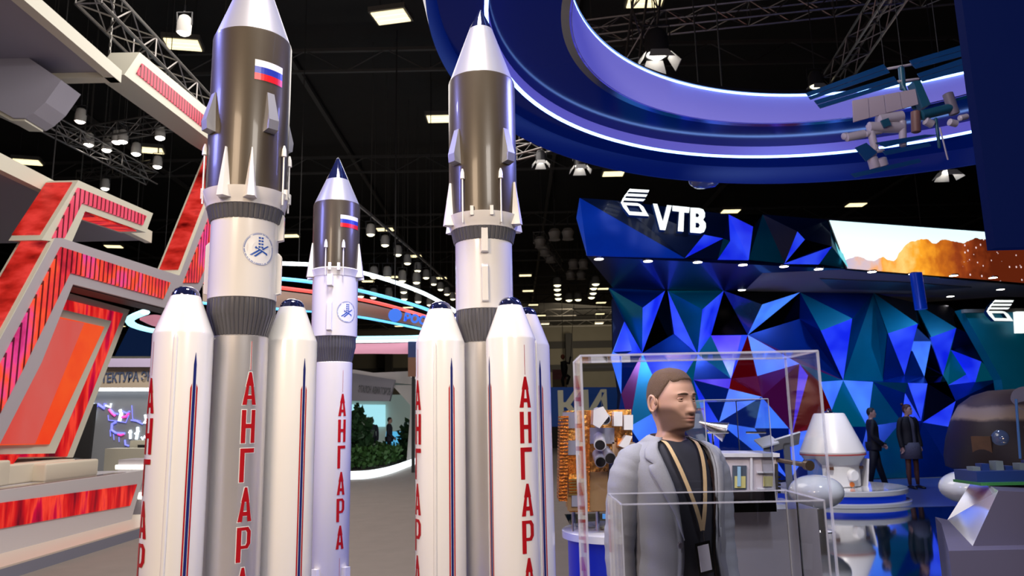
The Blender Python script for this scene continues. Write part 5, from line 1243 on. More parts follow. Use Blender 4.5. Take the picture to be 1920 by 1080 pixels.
# silver satellite
ss = thing('silver_satellite', 'silver boxy satellite model with long boom and horn antenna beside the man', 'satellite model', (1.15, 3.7, 1.155))
YV = 3.6; silv = mat('silver_foil', (.58, .53, .60), .4, .1, bump=.12, bscale=18, noise=.08); sil2 = mat('silver_plate', (.72, .72, .80), .3, .15)
def vr(x0, y0, x1, y1, m, nm, Y, dep): return MB().prism([[onY(x0, y0, Y), onY(x1, y0, Y), onY(x1, y1, Y), onY(x0, y1, Y)]], (0, dep, 0)).build(nm, m, ss)
vr(1338, 856, 1458, 938, silv, 'body', YV, .26); vr(1334, 850, 1462, 857, sil2, 'top_rail', YV - .02, .3); vr(1340, 938, 1452, 947, dark, 'base_gap', YV + .03, .2); vr(1338, 946, 1474, 955, sil2, 'base_plate', YV - .04, .36)
vr(1374, 873, 1400, 918, mat('dark_glass_inset', (.08, .10, .14), .2), 'inset_panel', YV - .012, .01); vr(1378, 893, 1398, 915, mat('yellow_cells', (.55, .5, .2), .4), 'solar_cells', YV - .018, .006); vr(1383, 875, 1389, 912, mat('cyan_strip', (.3, .5, .7), .3), 'blue_strip', YV - .024, .006)
vr(1432, 893, 1449, 912, MATS['yellow_cells'], 'solar_cells', YV - .015, .006); vr(1420, 884, 1452, 887, sil2, 'trim_strip', YV - .015, .01); vr(1420, 915, 1452, 918, sil2, 'trim_strip', YV - .015, .01); vr(1407, 858, 1411, 936, sil2, 'trim_strip', YV - .015, .01); vr(1455, 870, 1459, 922, dark, 'edge_connector', YV - .02, .02)
for k in range(5): vr(1459, 893 + k * 7, 1464, 897 + k * 7, dark, 'connector_pin', YV, .05)
q0, q1 = onY(1455, 862, YV + .02), onY(1512, 872, YV - .25); MB().tube([q0, q1], .011, 12).build('boom', mat('bronze_boom', (.12, .08, .05), .3, .7), ss, 40)
MB().tube([q1, q1 + (q1 - q0).normalized() * .03], .022, 16).build('boom_tip', MATS['bronze_boom'], ss, 40)
hq = onY(1349, 806, YV + .1); R = (Vector((.8, -.3, -.35))).normalized().to_track_quat('Z', 'Y').to_matrix()
MB().lathe([(.010, -.10), (.016, -.06), (.050, .03), (.046, .03), (.012, -.06)], 32, hq, axis=R).build('horn_antenna', mat('brushed_horn', (.6, .58, .6), .25, 1.0), ss, 40)
MB().tube([hq - R @ Vector((0, 0, .1)), onY(1336, 812, YV + .1), onY(1338, 852, YV + .1)], .006, 8).build('antenna_bracket', chrome, ss)
MB().tube([onY(1326, 811, YV), onY(1366, 811, YV)], .005, 8).build('cross_rod', chrome, ss); MB().tube([onY(1399, 811, YV), onY(1436, 811, YV)], .005, 8).build('cross_rod', chrome, ss)
pz = onY(1400, 955, YV - .04).z
pd = thing('mirror_pedestal', 'shiny steel pedestal under the silver satellite', 'pedestal', (1.3, 3.75, 0)); xa, xb = onY(1338, 955, YV - .06).x, onY(1532, 955, YV - .06).x
MB().box(((xa + xb) / 2, YV + .17, pz / 2), (xb - xa, .46, pz)).build('steel_body', mat('brushed_mirror', (.42, .41, .50), .30, .6, bump=.05, bscale=20), pd)


def case(name, label, x0, x1, y0, y1, z0, z1, t=.008, cat='glass case', e=.006, top=True):
    r = thing(name, label, cat, ((x0 + x1) / 2, (y0 + y1) / 2, z0))
    for c_, d_, nm in [(((x0 + x1) / 2, y0, (z0 + z1) / 2), (x1 - x0, t, z1 - z0), 'front_pane'), (((x0 + x1) / 2, y1, (z0 + z1) / 2), (x1 - x0, t, z1 - z0), 'rear_pane'), ((x0, (y0 + y1) / 2, (z0 + z1) / 2), (t, y1 - y0, z1 - z0), 'side_pane'), ((x1, (y0 + y1) / 2, (z0 + z1) / 2), (t, y1 - y0, z1 - z0), 'side_pane'), (((x0 + x1) / 2, (y0 + y1) / 2, z1), (x1 - x0, y1 - y0, t), 'top_pane')]:
        if nm == 'top_pane' and not top: continue
        MB().box(c_, d_).build(nm, acr, r)
    m = MB()
    for x in (x0, x1):
        for y in (y0, y1): m.box((x, y, (z0 + z1) / 2), (e, e, z1 - z0))
    for y in (y0, y1): m.box(((x0 + x1) / 2, y, z1), (x1 - x0, e, e))
    for x in (x0, x1): m.box((x, (y0 + y1) / 2, z1), (e, y1 - y0, e))
    m.build('polished_edges', edge, r); return r


k0 = onY(1320, 750, 3.45); k1 = onY(1440, 750, 3.45); case('glass_case', 'clear acrylic case over the silver satellite, open frame of thin edges', k0.x, k1.x, 3.45, 3.95, pz + .001, k0.z, .004, e=.004)
k0 = onY(1089, 667, 2.0); k1 = onY(1533, 664, 2.0)
case('glass_case', 'tall clear acrylic case in front of the man, its top edge above his head', k0.x, k1.x, 2.0, 2.24, .95, k0.z, .006, e=.0055)
tag(MB().box(((k0.x + k1.x) / 2, 1.98, .475), (k1.x - k0.x + .06, .64, .95)).build('case_plinth', mat('plinth_white', (.55, .55, .6), .4)), 'white plinth below the clear cases in front of the man', 'plinth')
h0 = onY(1165, 946, 1.72); h1 = onY(1545, 938, 1.72); case('glass_case', 'low clear acrylic case at the bottom, nearest the camera', h0.x, min(h1.x, k1.x), 1.72, 1.96, .952, h0.z, .005, e=.003, top=False)
# station model hanging under the ring opening
iss = thing('space_station_model', 'space station model with dark blue solar wings hanging under the blue ring', 'station model', (3.6, 7.0, 4.4))
sw = mat('solar_wing_blue', (.006, .05, .16), .4, .3, emit=(0, .01, .04), estr=.5); bg = mat('radiator_beige', (.40, .34, .42), .6); mo = mat('module_white', (.50, .46, .55), .4); tl = mat('station_teal', (.01, .08, .14), .4)
nt, b = nodes_of(sw); 
def I(x, y, Y=7.0): return onY(1500 + x / 3.856, 60 + y / 3.856, Y)
for l in ([(45, 440), (605, 232), (628, 262), (62, 463)], [(64, 468), (630, 266), (650, 292), (80, 487)], [(105, 495), (680, 320), (697, 346), (126, 522)], [(128, 526), (699, 350), (715, 375), (150, 550)], [(795, 205), (1165, 95), (1170, 130), (812, 232)], [(814, 236), (1171, 136), (1178, 172), (840, 262)],
          [(850, 300), (1190, 185), (1192, 225), (868, 326)], [(870, 330), (1193, 230), (1195, 275), (890, 355)], [(400, 835), (480, 800), (560, 870), (480, 935)], [(370, 1025), (860, 915), (880, 940), (400, 1050)], [(550, 800), (900, 742), (1000, 742), (620, 830)], [(600, 860), (930, 800), (950, 822), (620, 890)]):
    MB().prism([[I(x, y) for x, y in l]], (0, .015, 0)).build('solar_wing', sw, iss)
for k in range(4):
    f = k / 4; g_ = (k + 1) / 4; a_, b2 = Vector((382, 495)), Vector((840, 410)); c_, d_ = Vector((390, 650)), Vector((862, 520))
    MB().prism([[I(*a_.lerp(b2, f)), I(*a_.lerp(b2, g_ - .015)), I(*c_.lerp(d_, g_ - .015)), I(*c_.lerp(d_, f))]], (0, .02, 0)).build('radiator_panel', bg, iss)
MB().prism([[I(820, 355), I(870, 350), I(945, 520), I(890, 545)]], (0, .12, 0)).build('truss_block', tl, iss)
for p0, p1, r, m_ in [((310, 755), (345, 750), .034, mo), ((330, 765), (470, 735), .042, mo), ((470, 740), (590, 715), .03, mo), ((500, 665), (545, 860), .036, mo), ((490, 690), (740, 690), .055, mo), ((740, 640), (745, 830), .036, mo), ((870, 605), (1110, 545), .05, tl), ((835, 570), (840, 730), .045, mat('station_brown', (.18, .09, .08), .5)),
                      ((1065, 440), (1120, 600), .05, mat('station_grey', (.15, .13, .18), .5)), ((535, 850), (530, 900), .03, mo), ((520, 905), (545, 990), .05, mo), ((580, 910), (600, 975), .055, mo), ((550, 862), (605, 855), .02, mo), ((730, 250), (745, 420), .03, tl), ((740, 380), (830, 560), .02, tl), ((980, 620), (1010, 840), .016, tl), ((1010, 690), (1070, 925), .008, mo),
                      ((1075, 650), (1135, 665), .035, mo), ((1150, 625), (1210, 610), .03, mo), ((900, 640), (960, 670), .04, mo), ((560, 640), (740, 610), .06, mo), ((620, 270), (860, 225), .014, mo), ((700, 360), (860, 340), .014, mo), ((630, 700), (700, 700), .02, mo)]:
    A_, B3_ = I(*p0, 7.04), I(*p1, 7.06); D_ = (B3_ - A_); n_ = D_.normalized(); MB().tube([A_, A_ + n_ * .01, A_ + D_ * .5, B3_ - n_ * .01, B3_], [r * .6, r, r, r, r * .6], 16).build('module', m_, iss, 40)
MB().prism([[I(585, 640, 6.96), I(640, 620, 6.96), I(660, 670, 6.96), I(610, 690, 6.96)]], (0, .02, 0)).build('blue_hatch', tl, iss)
for x, y in ((610, 240), (1000, 150), (740, 250)): a = I(x, y); MB().tube([a, (a.x, a.y, 13.45)], .004, 5).build('suspension_cable', dark, iss)
gl = thing('globe_lamp', 'dim bluish dome peeking out below the outer ring edge', 'dome', onY(1322, 345, 11.2)); q = onY(1322, 345, 11.2)
lobj(MB().lathe([(.26, .10), (.24, .02), (.16, -.04), (.001, -.07)], 32), 'dome', mat('glass_dome', (.08, .10, .3), .15, coat=1), gl, 40); lobj(MB().tube([(0, 0, .1), (0, 0, 13.4 - q.z)], .012, 6), 'hanger', dark, gl)
# ============================================================ people
skin = mat('skin', (.52, .31, .245), .5, noise=.06, nscale=30); 
nt, b_ = nodes_of(skin)
src = b_.inputs['Base Color'].links[0].from_socket
for an, c_, k_ in (('beard', (.095, .052, .038), .85), ('lips', (.36, .10, .09), .75)):
    t_ = nt.nodes.new('ShaderNodeAttribute'); t_.attribute_name = an; m_ = nt.nodes.new('ShaderNodeMath'); m_.operation = 'MULTIPLY'; m_.inputs[1].default_value = k_; nt.links.new(t_.outputs['Fac'], m_.inputs[0])
    x_ = nt.nodes.new('ShaderNodeMix'); x_.data_type = 'RGBA'; nt.links.new(m_.outputs[0], x_.inputs[0]); nt.links.new(src, x_.inputs[6]); x_.inputs[7].default_value = (*c_, 1); src = x_.outputs[2]
nt.links.new(src, b_.inputs['Base Color']); b_.inputs['Subsurface Weight'].default_value = .08; b_.inputs['Subsurface Radius'].default_value = (.01, .004, .002)
stub = mat('stubble_skin', (.27, .15, .11), .6, noise=.18, nscale=160); lipm = mat('lip', (.36, .13, .11), .5)
hairb = mat('short_brown_hair', (.10, .055, .033), .75, noise=.45, nscale=220, bump=.5, bscale=400); hairk = mat('dark_hair', (.015, .01, .01), .6)
blazer = mat('grey_wool', (.235, .245, .30), .85, noise=.12, nscale=260, bump=.10, bscale=260); navyt = mat('navy_tshirt', (.02, .022, .04), .85); lany = mat('beige_lanyard', (.55, .40, .24), .7, noise=.15, nscale=70)
eyew = mat('eye_white', (.6, .57, .55), .3); eyed = mat('iris_dark', (.03, .02, .015), .15)
BODY = [(1.7722, 0.002, 0.002, 0.004), (1.7705, 0.0114, 0.01, 0.0234), (1.766, 0.0285, 0.034, 0.0432), (1.756, 0.046, 0.054, 0.0594), (1.742, 0.05728, 0.06725, 0.07076), (1.725, 0.06622, 0.07803, 0.08013), (1.705, 0.0719, 0.08541, 0.08636), (1.688, 0.07484, 0.08991, 0.08951), (1.674, 0.07603, 0.09228, 0.09058), (1.666, 0.07625, 0.093, 0.09054), (1.658, 0.07597, 0.09284, 0.08989), (1.65, 0.0755, 0.09271, 0.0887), (1.642, 0.075, 0.09281, 0.0869), (1.634, 0.07447, 0.09278, 0.08449), (1.626, 0.07347, 0.0925, 0.08156), (1.618, 0.07122, 0.09222, 0.07824), (1.61, 0.06804, 0.09219, 0.07498), (1.602, 0.06521, 0.09229, 0.07249), (1.594, 0.06299, 0.09216, 0.07057), (1.586, 0.06066, 0.09181, 0.06824), (1.578, 0.058, 0.0915, 0.064), (1.57, 0.0555, 0.0915, 0.062), (1.562, 0.053, 0.09, 0.0605), (1.554, 0.0505, 0.084, 0.06), (1.547, 0.0495, 0.064, 0.0595), (1.54, 0.05, 0.04, 0.06), (1.53, 0.0515, 0.0335, 0.0615), (1.51, 0.0535, 0.0325, 0.0635), (1.485, 0.057, 0.036, 0.067), (1.462, 0.066, 0.045, 0.072), (1.445, 0.082, 0.055, 0.075), (1.43, 0.115, 0.064, 0.082), (1.4, 0.15, 0.08, 0.092), (1.34, 0.165, 0.1, 0.1), (1.25, 0.16, 0.112, 0.1), (1.15, 0.148, 0.108, 0.092), (1.05, 0.14, 0.105, 0.088), (0.95, 0.15, 0.105, 0.1), (0.9, 0.152, 0.1, 0.105)]


def interp(tab, z):
    """smooth (Catmull-Rom) lookup in a profile table sorted from top to bottom"""
    n = len(tab)
    if z >= tab[0][0]: return list(tab[0][1:])
    for i in range(n - 1):
        a, b = tab[i], tab[i + 1]
        if a[0] >= z >= b[0]:
            p, q = tab[max(i - 1, 0)], tab[min(i + 2, n - 1)]; h = b[0] - a[0]; t = (z - a[0]) / (h - 1e-12)
            out = []
            for k in range(1, len(a)):
                m0 = (b[k] - p[k]) / ((b[0] - p[0]) or 1e-9) * h; m1 = (q[k] - a[k]) / ((q[0] - a[0]) or 1e-9) * h
                out.append((2 * t ** 3 - 3 * t * t + 1) * a[k] + (t ** 3 - 2 * t * t + t) * m0 + (3 * t * t - 2 * t ** 3) * b[k] + (t ** 3 - t * t) * m1)
            return out
    return list(tab[-1][1:])


def warp(z):
    return z * 1.0379 if z <= 1.45 else (1.505 + (z - 1.45) / .095 * .040 if z < 1.545 else z)


def gs_(x, s): return math.exp(-(x / s) ** 2)


def face_d(x, z):
    """forward relief of the face: nose, sockets, lips, chin"""
    ax = abs(x); h = z
    d = 0
    if 1.612 < h < 1.672:
        t = (1.672 - h) / .060; d += (.003 + .0155 * t ** 1.3) * gs_(x, .0075 + .0055 * t)
    if h <= 1.612: d += .0185 * gs_(x, .0120) * gs_(h - 1.612, .0055)
    d += .007 * gs_(ax - .013, .0065) * gs_(h - 1.616, .007)
    d -= .0115 * gs_(ax - .031, .0150) * gs_(h - 1.656, .0105)
    d += .0045 * gs_(ax - .030, .022) * gs_(h - 1.675, .007)
    d += .004 * gs_(ax - .050, .016) * gs_(h - 1.630, .016)
    d += .0060 * gs_(x, .020) * gs_(h - 1.592, .0045) + .0068 * gs_(x, .018) * gs_(h - 1.5815, .0045)
    d -= .0045 * gs_(x, .022) * gs_(h - 1.5868, .0020)
    d -= .0035 * gs_(x, .018) * gs_(h - 1.572, .0045)
    d += .0060 * gs_(x, .020) * gs_(h - 1.560, .009)
    d -= .003 * gs_(x, .005) * gs_(h - 1.601, .006)
    return d


def surf_y(x, z):
    hw, fr, bk = interp(BODY, z); s_ = min(1, x / hw) ** (1 / .92); return fr * sqrt(max(0, 1 - s_ * s_)) ** .92 + face_d(x, z) + .012


def skull(zs, off=0.0, n=96, yaw_h=0.0, yaw_b=0.0, lean=0.0, feat=True):
    rows = []
    for z in zs:
        hw, fr, bk = interp(BODY, z); row = []
        t = min(1, max(0, (z - 1.45) / .08)); yw = yaw_b + (yaw_h - yaw_b) * (t * t * (3 - 2 * t)); sh = .012 * t + lean * t
        for i in range(n):
            a = 2 * pi * i / n; sx, cy = sin(a), cos(a)
            # denser columns at the front of the face
            x = (hw + off) * (abs(sx) ** .92) * (1 if sx > 0 else -1); f = (abs(cy) ** .92) * (1 if cy > 0 else -1)
            y = (fr + off) * f if f > 0 else (bk + off) * f
            if feat and f > .2 and z > 1.545 and z < 1.70: y += face_d(x, z)
            y += sh * 1.0
            p = Vector((x, -y, warp(z))); row.append(Matrix.Rotation(yw, 3, 'Z') @ p)
        rows.append(row)
    return rows


def frange(a, b, n): return [a + (b - a) * i / (n - 1) for i in range(n)]


def head_body(root, yh, yb, zbot=.90, S=1.0, hair='short', hm=None, base_m=None, beard=True, M=None):
    """one continuous mesh: head, face, neck, torso"""
    zs = [1.7722, 1.7718, 1.7712] + frange(1.7700, 1.740, 14) + frange(1.736, 1.545, 78) + frange(1.541, 1.44, 16) + frange(1.43, zbot, 12)
    rows = skull(zs, 0, 96, yh, yb); mb = MB(); n = 96
    for r in rows: mb.v += [M @ p if M else p for p in r]
    for j in range(len(zs) - 1):
        for i in range(n): mb.f.append((j * n + i, j * n + (i + 1) % n, (j + 1) * n + (i + 1) % n, (j + 1) * n + i)); mb.m.append(0)
    mb.f.append(tuple(range(n))); mb.m.append(0); k = (len(zs) - 1) * n; mb.f.append(tuple(range(k, k + n))); mb.m.append(0)
    body = mb.build('body', base_m or skin, root, 180)
    def sm_(e0, e1, q): t = max(0, min(1, (q - e0) / (e1 - e0))); return t * t * (3 - 2 * t)
    at = body.data.attributes.new('beard', 'FLOAT', 'POINT'); al = body.data.attributes.new('lips', 'FLOAT', 'POINT'); vb = []; vl = []
    for z in zs:
        for i in range(n):
            a = 2 * pi * i / n; fx_ = abs(sin(a)); fr = cos(a)
            side_ = sm_(-.25, .05, fr); z0 = 1.597 + .034 * sm_(.35, .95, fx_); jaw = sm_(z0 + .014, z0 - .014, z) * sm_(1.520, 1.550, z); tash = sm_(1.611, 1.604, z) * sm_(.40, .30, fx_)
            cheek = sm_(.55, .75, fx_); mouth_gap = gs_(z - 1.5868, .0125) * gs_(fx_, .30)
            v = side_ * max(jaw, tash * sm_(1.545, 1.56, z)) 
            hl = 1.722 if fr > .62 else (1.722 - (.62 - fr) * .11 if fr > 0 else 1.648 + fr * .06)
            if -.25 < fr <= .10: hl = max(hl, 1.652)
            v = max(v * (1 - .9 * mouth_gap) if beard else 0.0, sm_(hl - .014, hl + .002, z) * .9)
            vb.append(v); vl.append(gs_(z - 1.5868, .0085) * gs_(fx_, .26) * (1 if fr > 0 else 0))
    at.data.foreach_set('value', vb); al.data.foreach_set('value', vl)
    # hair: a full cap that sinks under the skin at the hairline
    hz = [1.7722, 1.7718, 1.7712] + frange(1.7700, 1.742, 12) + frange(1.738, 1.585, 60); rows = skull(hz, 0, 96, yh, yb, feat=False); hb = MB(); cc = Matrix.Rotation(yh, 3, 'Z') @ Vector((0, 0, 0)); cc.z = 1.665
    for r, z in zip(rows, hz):
        for i, p in enumerate(r):
            a = 2 * pi * i / n; c = cos(a); wob = .0008 * sin(a * 23) + .0006 * sin(a * 41 + 2)
            lim = 1.724 - .008 * gs_(abs(sin(a)) - .62, .2) if c > .62 else (1.724 - (.62 - c) * .12 if c > 0 else 1.642 + c * .045)
            if -.30 < c <= .12: lim = max(lim, 1.655)
            if hair == 'long': lim -= .02 if c < .1 else 0
            k_ = sm_(lim - .006, lim + .010, z + wob); q = p + (p - cc).normalized() * ((-.004 if z > lim - .02 else -.020) + .0075 * k_ + (.004 * k_ if hair == 'long' else 0)); hb.v.append(M @ q if M else q)
    for j in range(len(hz) - 1):
        for i in range(n): hb.f.append((j * n + i, j * n + (i + 1) % n, (j + 1) * n + (i + 1) % n, (j + 1) * n + i)); hb.m.append(0)
    hb.f.append(tuple(range(n))); hb.m.append(0)
    h = hb.build('hair', hm or hairb, root, 180)
    Rh = Matrix.Rotation(yh, 3, 'Z'); T = (lambda p: M @ p) if M else (lambda p: p)
    for sg in (-1, 1):
        # ear: rim, bowl and lobe
        c = Vector((sg * .0755, -.006, 1.643)); pts = []
        for k in range(13):
            a = -pi * .60 + k / 12 * pi * 1.62; pts.append(T(Rh @ (c + Vector((sg * (.010 + .006 * sin(k / 12 * pi)), .0150 * cos(a) * 1.0 + .004, .031 * sin(a) * (1.0 if sin(a) > 0 else .92) * .95)))))
        e = MB().tube(pts, [.0045] + [.0048] * 11 + [.0055], 8)
        e.lathe([(.001, -.006), (.016, -.004), (.019, .002), (.014, .004), (.001, .0)], 20, T(Rh @ (c + Vector((sg * .004, .003, .0)))), axis=Rh @ Matrix.Rotation(sg * pi / 2 * .9, 3, 'Y') @ Matrix.Scale(1.45, 3, (1, 0, 0)))
        e.build('ear', base_m or skin, root, 180)
        ec = Rh @ Vector((sg * .031, -.0800, 1.6560)); eb = MB().lathe([(.0115 * sin(k * pi / 10) + .00001, -.0115 * cos(k * pi / 10)) for k in range(11)], 20, T(ec)).build('eyeball', eyew, root, 180)
        MB().lathe([(.001, .0117), (.0055, .0105), (.0058, .0095)], 16, T(ec), axis=Rh @ Vector((0.25, -1, 0)).to_track_quat('Z', 'Y').to_matrix()).build('iris', eyed, eb, 180)
        lid = MB(); U = []; D2 = []
        for k in range(9):
            a = -1.25 + 2.5 * k / 8; U.append(T(ec + Rh @ Vector((.0148 * sin(a), -.0128 * cos(a) * .95 - .0005, .0052 * cos(a))))); D2.append(T(ec + Rh @ Vector((.0148 * sin(a), -.0126 * cos(a) * .95 - .0002, -.0045 * cos(a)))))
        lid.tube(U, [.0014] + [.0034] * 7 + [.0014], 8); lid.tube(D2, [.0012] + [.0026] * 7 + [.0012], 8); lid.build('eyelids', base_m or skin, root, 180)
        B = [T(Rh @ Vector((sg * (.012 + .036 * k / 6), -surf_y(.012 + .036 * k / 6, 1.6725 + .0045 * sin(pi * (k + 1) / 7.5)) - .0008, 1.6725 + .0045 * sin(pi * (k + 1) / 7.5)))) for k in range(7)]
        MB().tube(B, [.0014, .0024, .0027, .0026, .0023, .0018, .0009], 6, flat=1.4).build('eyebrow', hm or hairb, root, 180)
    return body


def hand(root, wrist, d, side_v, m=None, S=1.0, curl=.5, parent=None):
    """palm with five separate bent fingers; d points from wrist to knuckles"""
    d = Vector(d).normalized(); s = Vector(side_v); s = (s - d * s.dot(d)).normalized(); n = d.cross(s); w = Vector(wrist); mb = MB()
    mb.tube([w - d * .03, w, w + d * .03, w + d * .065, w + d * .088], [.026 * S, .027 * S, .036 * S, .040 * S, .034 * S], 12, flat=.52)
    # orient palm flat: rescale along n handled by tube flat factor
    for k, (o, L, r) in enumerate([(-.030, .068, .0082), (-.010, .078, .0088), (.011, .074, .0085), (.030, .060, .0076)]):
        p0 = w + d * .075 + s * o; pts = [p0]; dd = d.copy(); c = curl * (.8 + .12 * k)
        for q in (.42, .33, .25):
            dd = (dd * cos(c) + n * sin(c)).normalized(); pts.append(pts[-1] + dd * L * q)
        mb.tube([p0 - d * .02] + pts, [r * 1.05, r * 1.08, r, r * .92, r * .7], 10)
    t0 = w + d * .022 - s * .028; t1 = t0 - s * .022 + d * .024 + n * .006; t2 = t1 + d * .026 - s * .006 + n * .010; mb.tube([t0 + s * .012, t0, t1, t2, t2 + d * .014], [.011, .012, .0105, .0092, .006], 10)
    return mb.build('hand', m or skin, parent or root, 180)


# ---------------- the man in the grey blazer
def rings_open(mb, tab, yaw, org, n=60, mi=0, thick=.006):
    pass


MX, MY = onY(1262, 900, 2.80).x, 2.80
man = thing('person', 'man in grey blazer with beige lanyard and stubble standing behind the tall glass case', 'person', (MX, MY, 0))
YB, YH = radians(24), radians(35)
Mm = Matrix.Translation((MX, MY, 0))
head_body(man, YH, YB, .90, M=Mm)
RB = Matrix.Rotation(YB, 3, 'Z')


def W_(x, y, z): return Vector((MX, MY, 0)) + RB @ Vector((x * (.88 if abs(x) > .09 else 1.0), y, warp(z)))


# t-shirt: scoop neck
TS = [(1.482, .066, .047, .078), (1.462, .095, .060, .084), (1.43, .145, .078, .092), (1.38, .172, .096, .102), (1.32, .178, .114, .108), (1.25, .172, .124, .108), (1.15, .160, .120, .100), (1.05, .152, .117, .096), (.95, .162, .117, .108), (.86, .165, .112, .112)]
mb = MB(); zs = frange(1.482, .86, 32); n = 64
for z in zs:
    hw, fr, bk = interp(TS, z)
    for i in range(n):
        a = 2 * pi * i / n; x = hw * sin(a); y = (fr if cos(a) > 0 else bk) * cos(a); dz = -.022 * max(0, cos(a)) ** 2 * gs_(z - 1.482, .05)
        mb.v.append(W_(x, -y, z + dz))
for j in range(len(zs) - 1):
    for i in range(n): mb.f.append((j * n + i, j * n + (i + 1) % n, (j + 1) * n + (i + 1) % n, (j + 1) * n + i)); mb.m.append(0)
mb.build('tshirt', navyt, man, 180)
# blazer body, open in front
JK = [(1.478, .068, .040, .076, 1.05), (1.462, .092, .056, .088, .98), (1.445, .135, .072, .096, .86), (1.425, .178, .088, .106, .70), (1.40, .200, .104, .114, .60), (1.36, .212, .122, .122, .52), (1.30, .210, .136, .126, .44), (1.22, .200, .142, .122, .37), (1.14, .190, .140, .114, .33), (1.06, .190, .138, .112, .34), (.98, .200, .140, .118, .40), (.90, .210, .142, .126, .48), (.80, .216, .144, .132, .56)]
mb = MB(); zs = frange(1.478, .80, 60); n = 90


def jk(z, a, off=0):
    hw, fr, bk, op = interp(JK, z); x = (hw + off) * (abs(sin(a)) ** .9) * (1 if sin(a) > 0 else -1); f = abs(cos(a)) ** .9 * (1 if cos(a) > 0 else -1)
    y = ((fr + off) if f > 0 else (bk + off)) * f
    fold = .0035 * sin(z * 55 + a * 3.0) * gs_(z - 1.10, .12) + .003 * sin(a * 9 + z * 22) * (1 if z < 1.3 else .3)
    return W_(x * (1 + fold * 4), -y * (1 + fold * 4), z)


for z in zs:
    op = interp(JK, z)[3]
    for i in range(n + 1): a = op + (2 * pi - 2 * op) * i / n; mb.v.append(jk(z, a))
for j in range(len(zs) - 1):
    for i in range(n): mb.f.append((j * (n + 1) + i, j * (n + 1) + i + 1, (j + 1) * (n + 1) + i + 1, (j + 1) * (n + 1) + i)); mb.m.append(0)
jb = mb.build('blazer', blazer, man, 180); s_ = jb.modifiers.new('thick', 'SOLIDIFY'); s_.thickness = .007; s_.offset = 1
# lapels: folded cloth lying on the chest, with a notch
for sg in (-1, 1):
    mb = MB(); prof = [(1.470, .00, .30), (1.452, .00, .36), (1.43, .00, .40), (1.405, .0, .42), (1.395, .0, .36), (1.385, .0, .24), (1.378, .0, .36), (1.36, .0, .385), (1.32, .0, .32), (1.27, .0, .24), (1.22, .0, .15), (1.17, .0, .06), (1.14, .0, .01)]
    for z, a0, a1 in prof:
        op = interp(JK, z)[3]
        for k in range(7): t = k / 6; aa = op + a0 - .01 + (a1) * t; mb.v.append(jk(z, aa if sg > 0 else 2 * pi - aa, .015 + .006 * sin(pi * t)))
    for j in range(len(prof) - 1):
        for k in range(6): mb.f.append((j * 7 + k, j * 7 + k + 1, (j + 1) * 7 + k + 1, (j + 1) * 7 + k)); mb.m.append(0)
    l = mb.build('lapel', blazer, jb, 60); s_ = l.modifiers.new('thick', 'SOLIDIFY'); s_.thickness = .004
# standing collar round the neck
mb = MB(); C1 = []
for i in range(33):
    a = .95 + (2 * pi - 1.9) * i / 32; zz_ = 1.462 + .030 * (1 - cos(a)) / 2 * 1.3
    C1.append([jk(1.462, a, .006), W_(.071 * sin(a), -.060 * cos(a) + .004 if cos(a) > 0 else .084 * -cos(a), zz_ + .022), W_(.083 * sin(a), -.068 * cos(a) if cos(a) > 0 else .098 * -cos(a), zz_ + .010), jk(1.450, a, .014)])
for r in C1: mb.v += r
for i in range(32):
    for k in range(3): mb.f.append((i * 4 + k, i * 4 + k + 1, (i + 1) * 4 + k + 1, (i + 1) * 4 + k)); mb.m.append(0)
cl = mb.build('collar', blazer, jb, 60); s_ = cl.modifiers.new('thick', 'SOLIDIFY'); s_.thickness = .004


def sleeve(sg, pts, rs, m=blazer, nm='sleeve', parent=None):
    P2 = smooth([W_(*p) for p in pts], 8); R2 = []
    for i in range(len(pts) - 1):
        for k in range(8): R2.append(rs[i] + (rs[i + 1] - rs[i]) * k / 8)
    R2.append(rs[-1]); R2 = [r * (1 + .025 * sin(i * 1.9) + .018 * sin(i * .9 + 1)) if 5 < i else r for i, r in enumerate(R2)]
    return MB().tube(P2, R2, 28).build(nm, m, parent or jb, 180)


sleeve(-1, [(-.135, .01, 1.415), (-.185, .008, 1.385), (-.222, .012, 1.32), (-.240, .022, 1.20), (-.250, .030, 1.10), (-.252, .012, .98), (-.245, -.030, .86), (-.240, -.05, .81)], [.042, .060, .062, .057, .053, .048, .042, .040])
sleeve(1, [(.135, .01, 1.415), (.185, .008, 1.385), (.222, .012, 1.32), (.240, .020, 1.20), (.250, .030, 1.10), (.252, .012, .98), (.245, -.030, .86), (.240, -.05, .81)], [.042, .060, .062, .057, .053, .048, .042, .040])
for sg in (-1, 1): hand(man, W_(sg * .238, -.062, .785), RB @ Vector((0, -.15, -1)), RB @ Vector((0, -1, 0)))
btn = mat('grey_button', (.22, .20, .26), .3)
for z in (1.125, 1.02):
    op = interp(JK, z)[3]; q = jk(z, 2 * pi - op - .07, .012); MB().lathe([(.0105, -.003), (.0115, 0), (.0085, .003), (.001, .002)], 20, q, axis=RB @ Matrix.Rotation(pi / 2, 3, 'X')).build('button', btn, jb, 40)
# pocket flap
mb = MB(); P4 = []
for k in range(8): a = 2 * pi - .95 - .45 * k / 7; P4 += [jk(.985 - .004 * k, a, .010), jk(.955 - .004 * k, a, .013)]
for k in range(7): mb.f.append((2 * k, 2 * k + 1, 2 * k + 3, 2 * k + 2)); mb.m.append(0)
mb.v = P4; f_ = mb.build('pocket_flap', blazer, jb, 60); s_ = f_.modifiers.new('thick', 'SOLIDIFY'); s_.thickness = .004
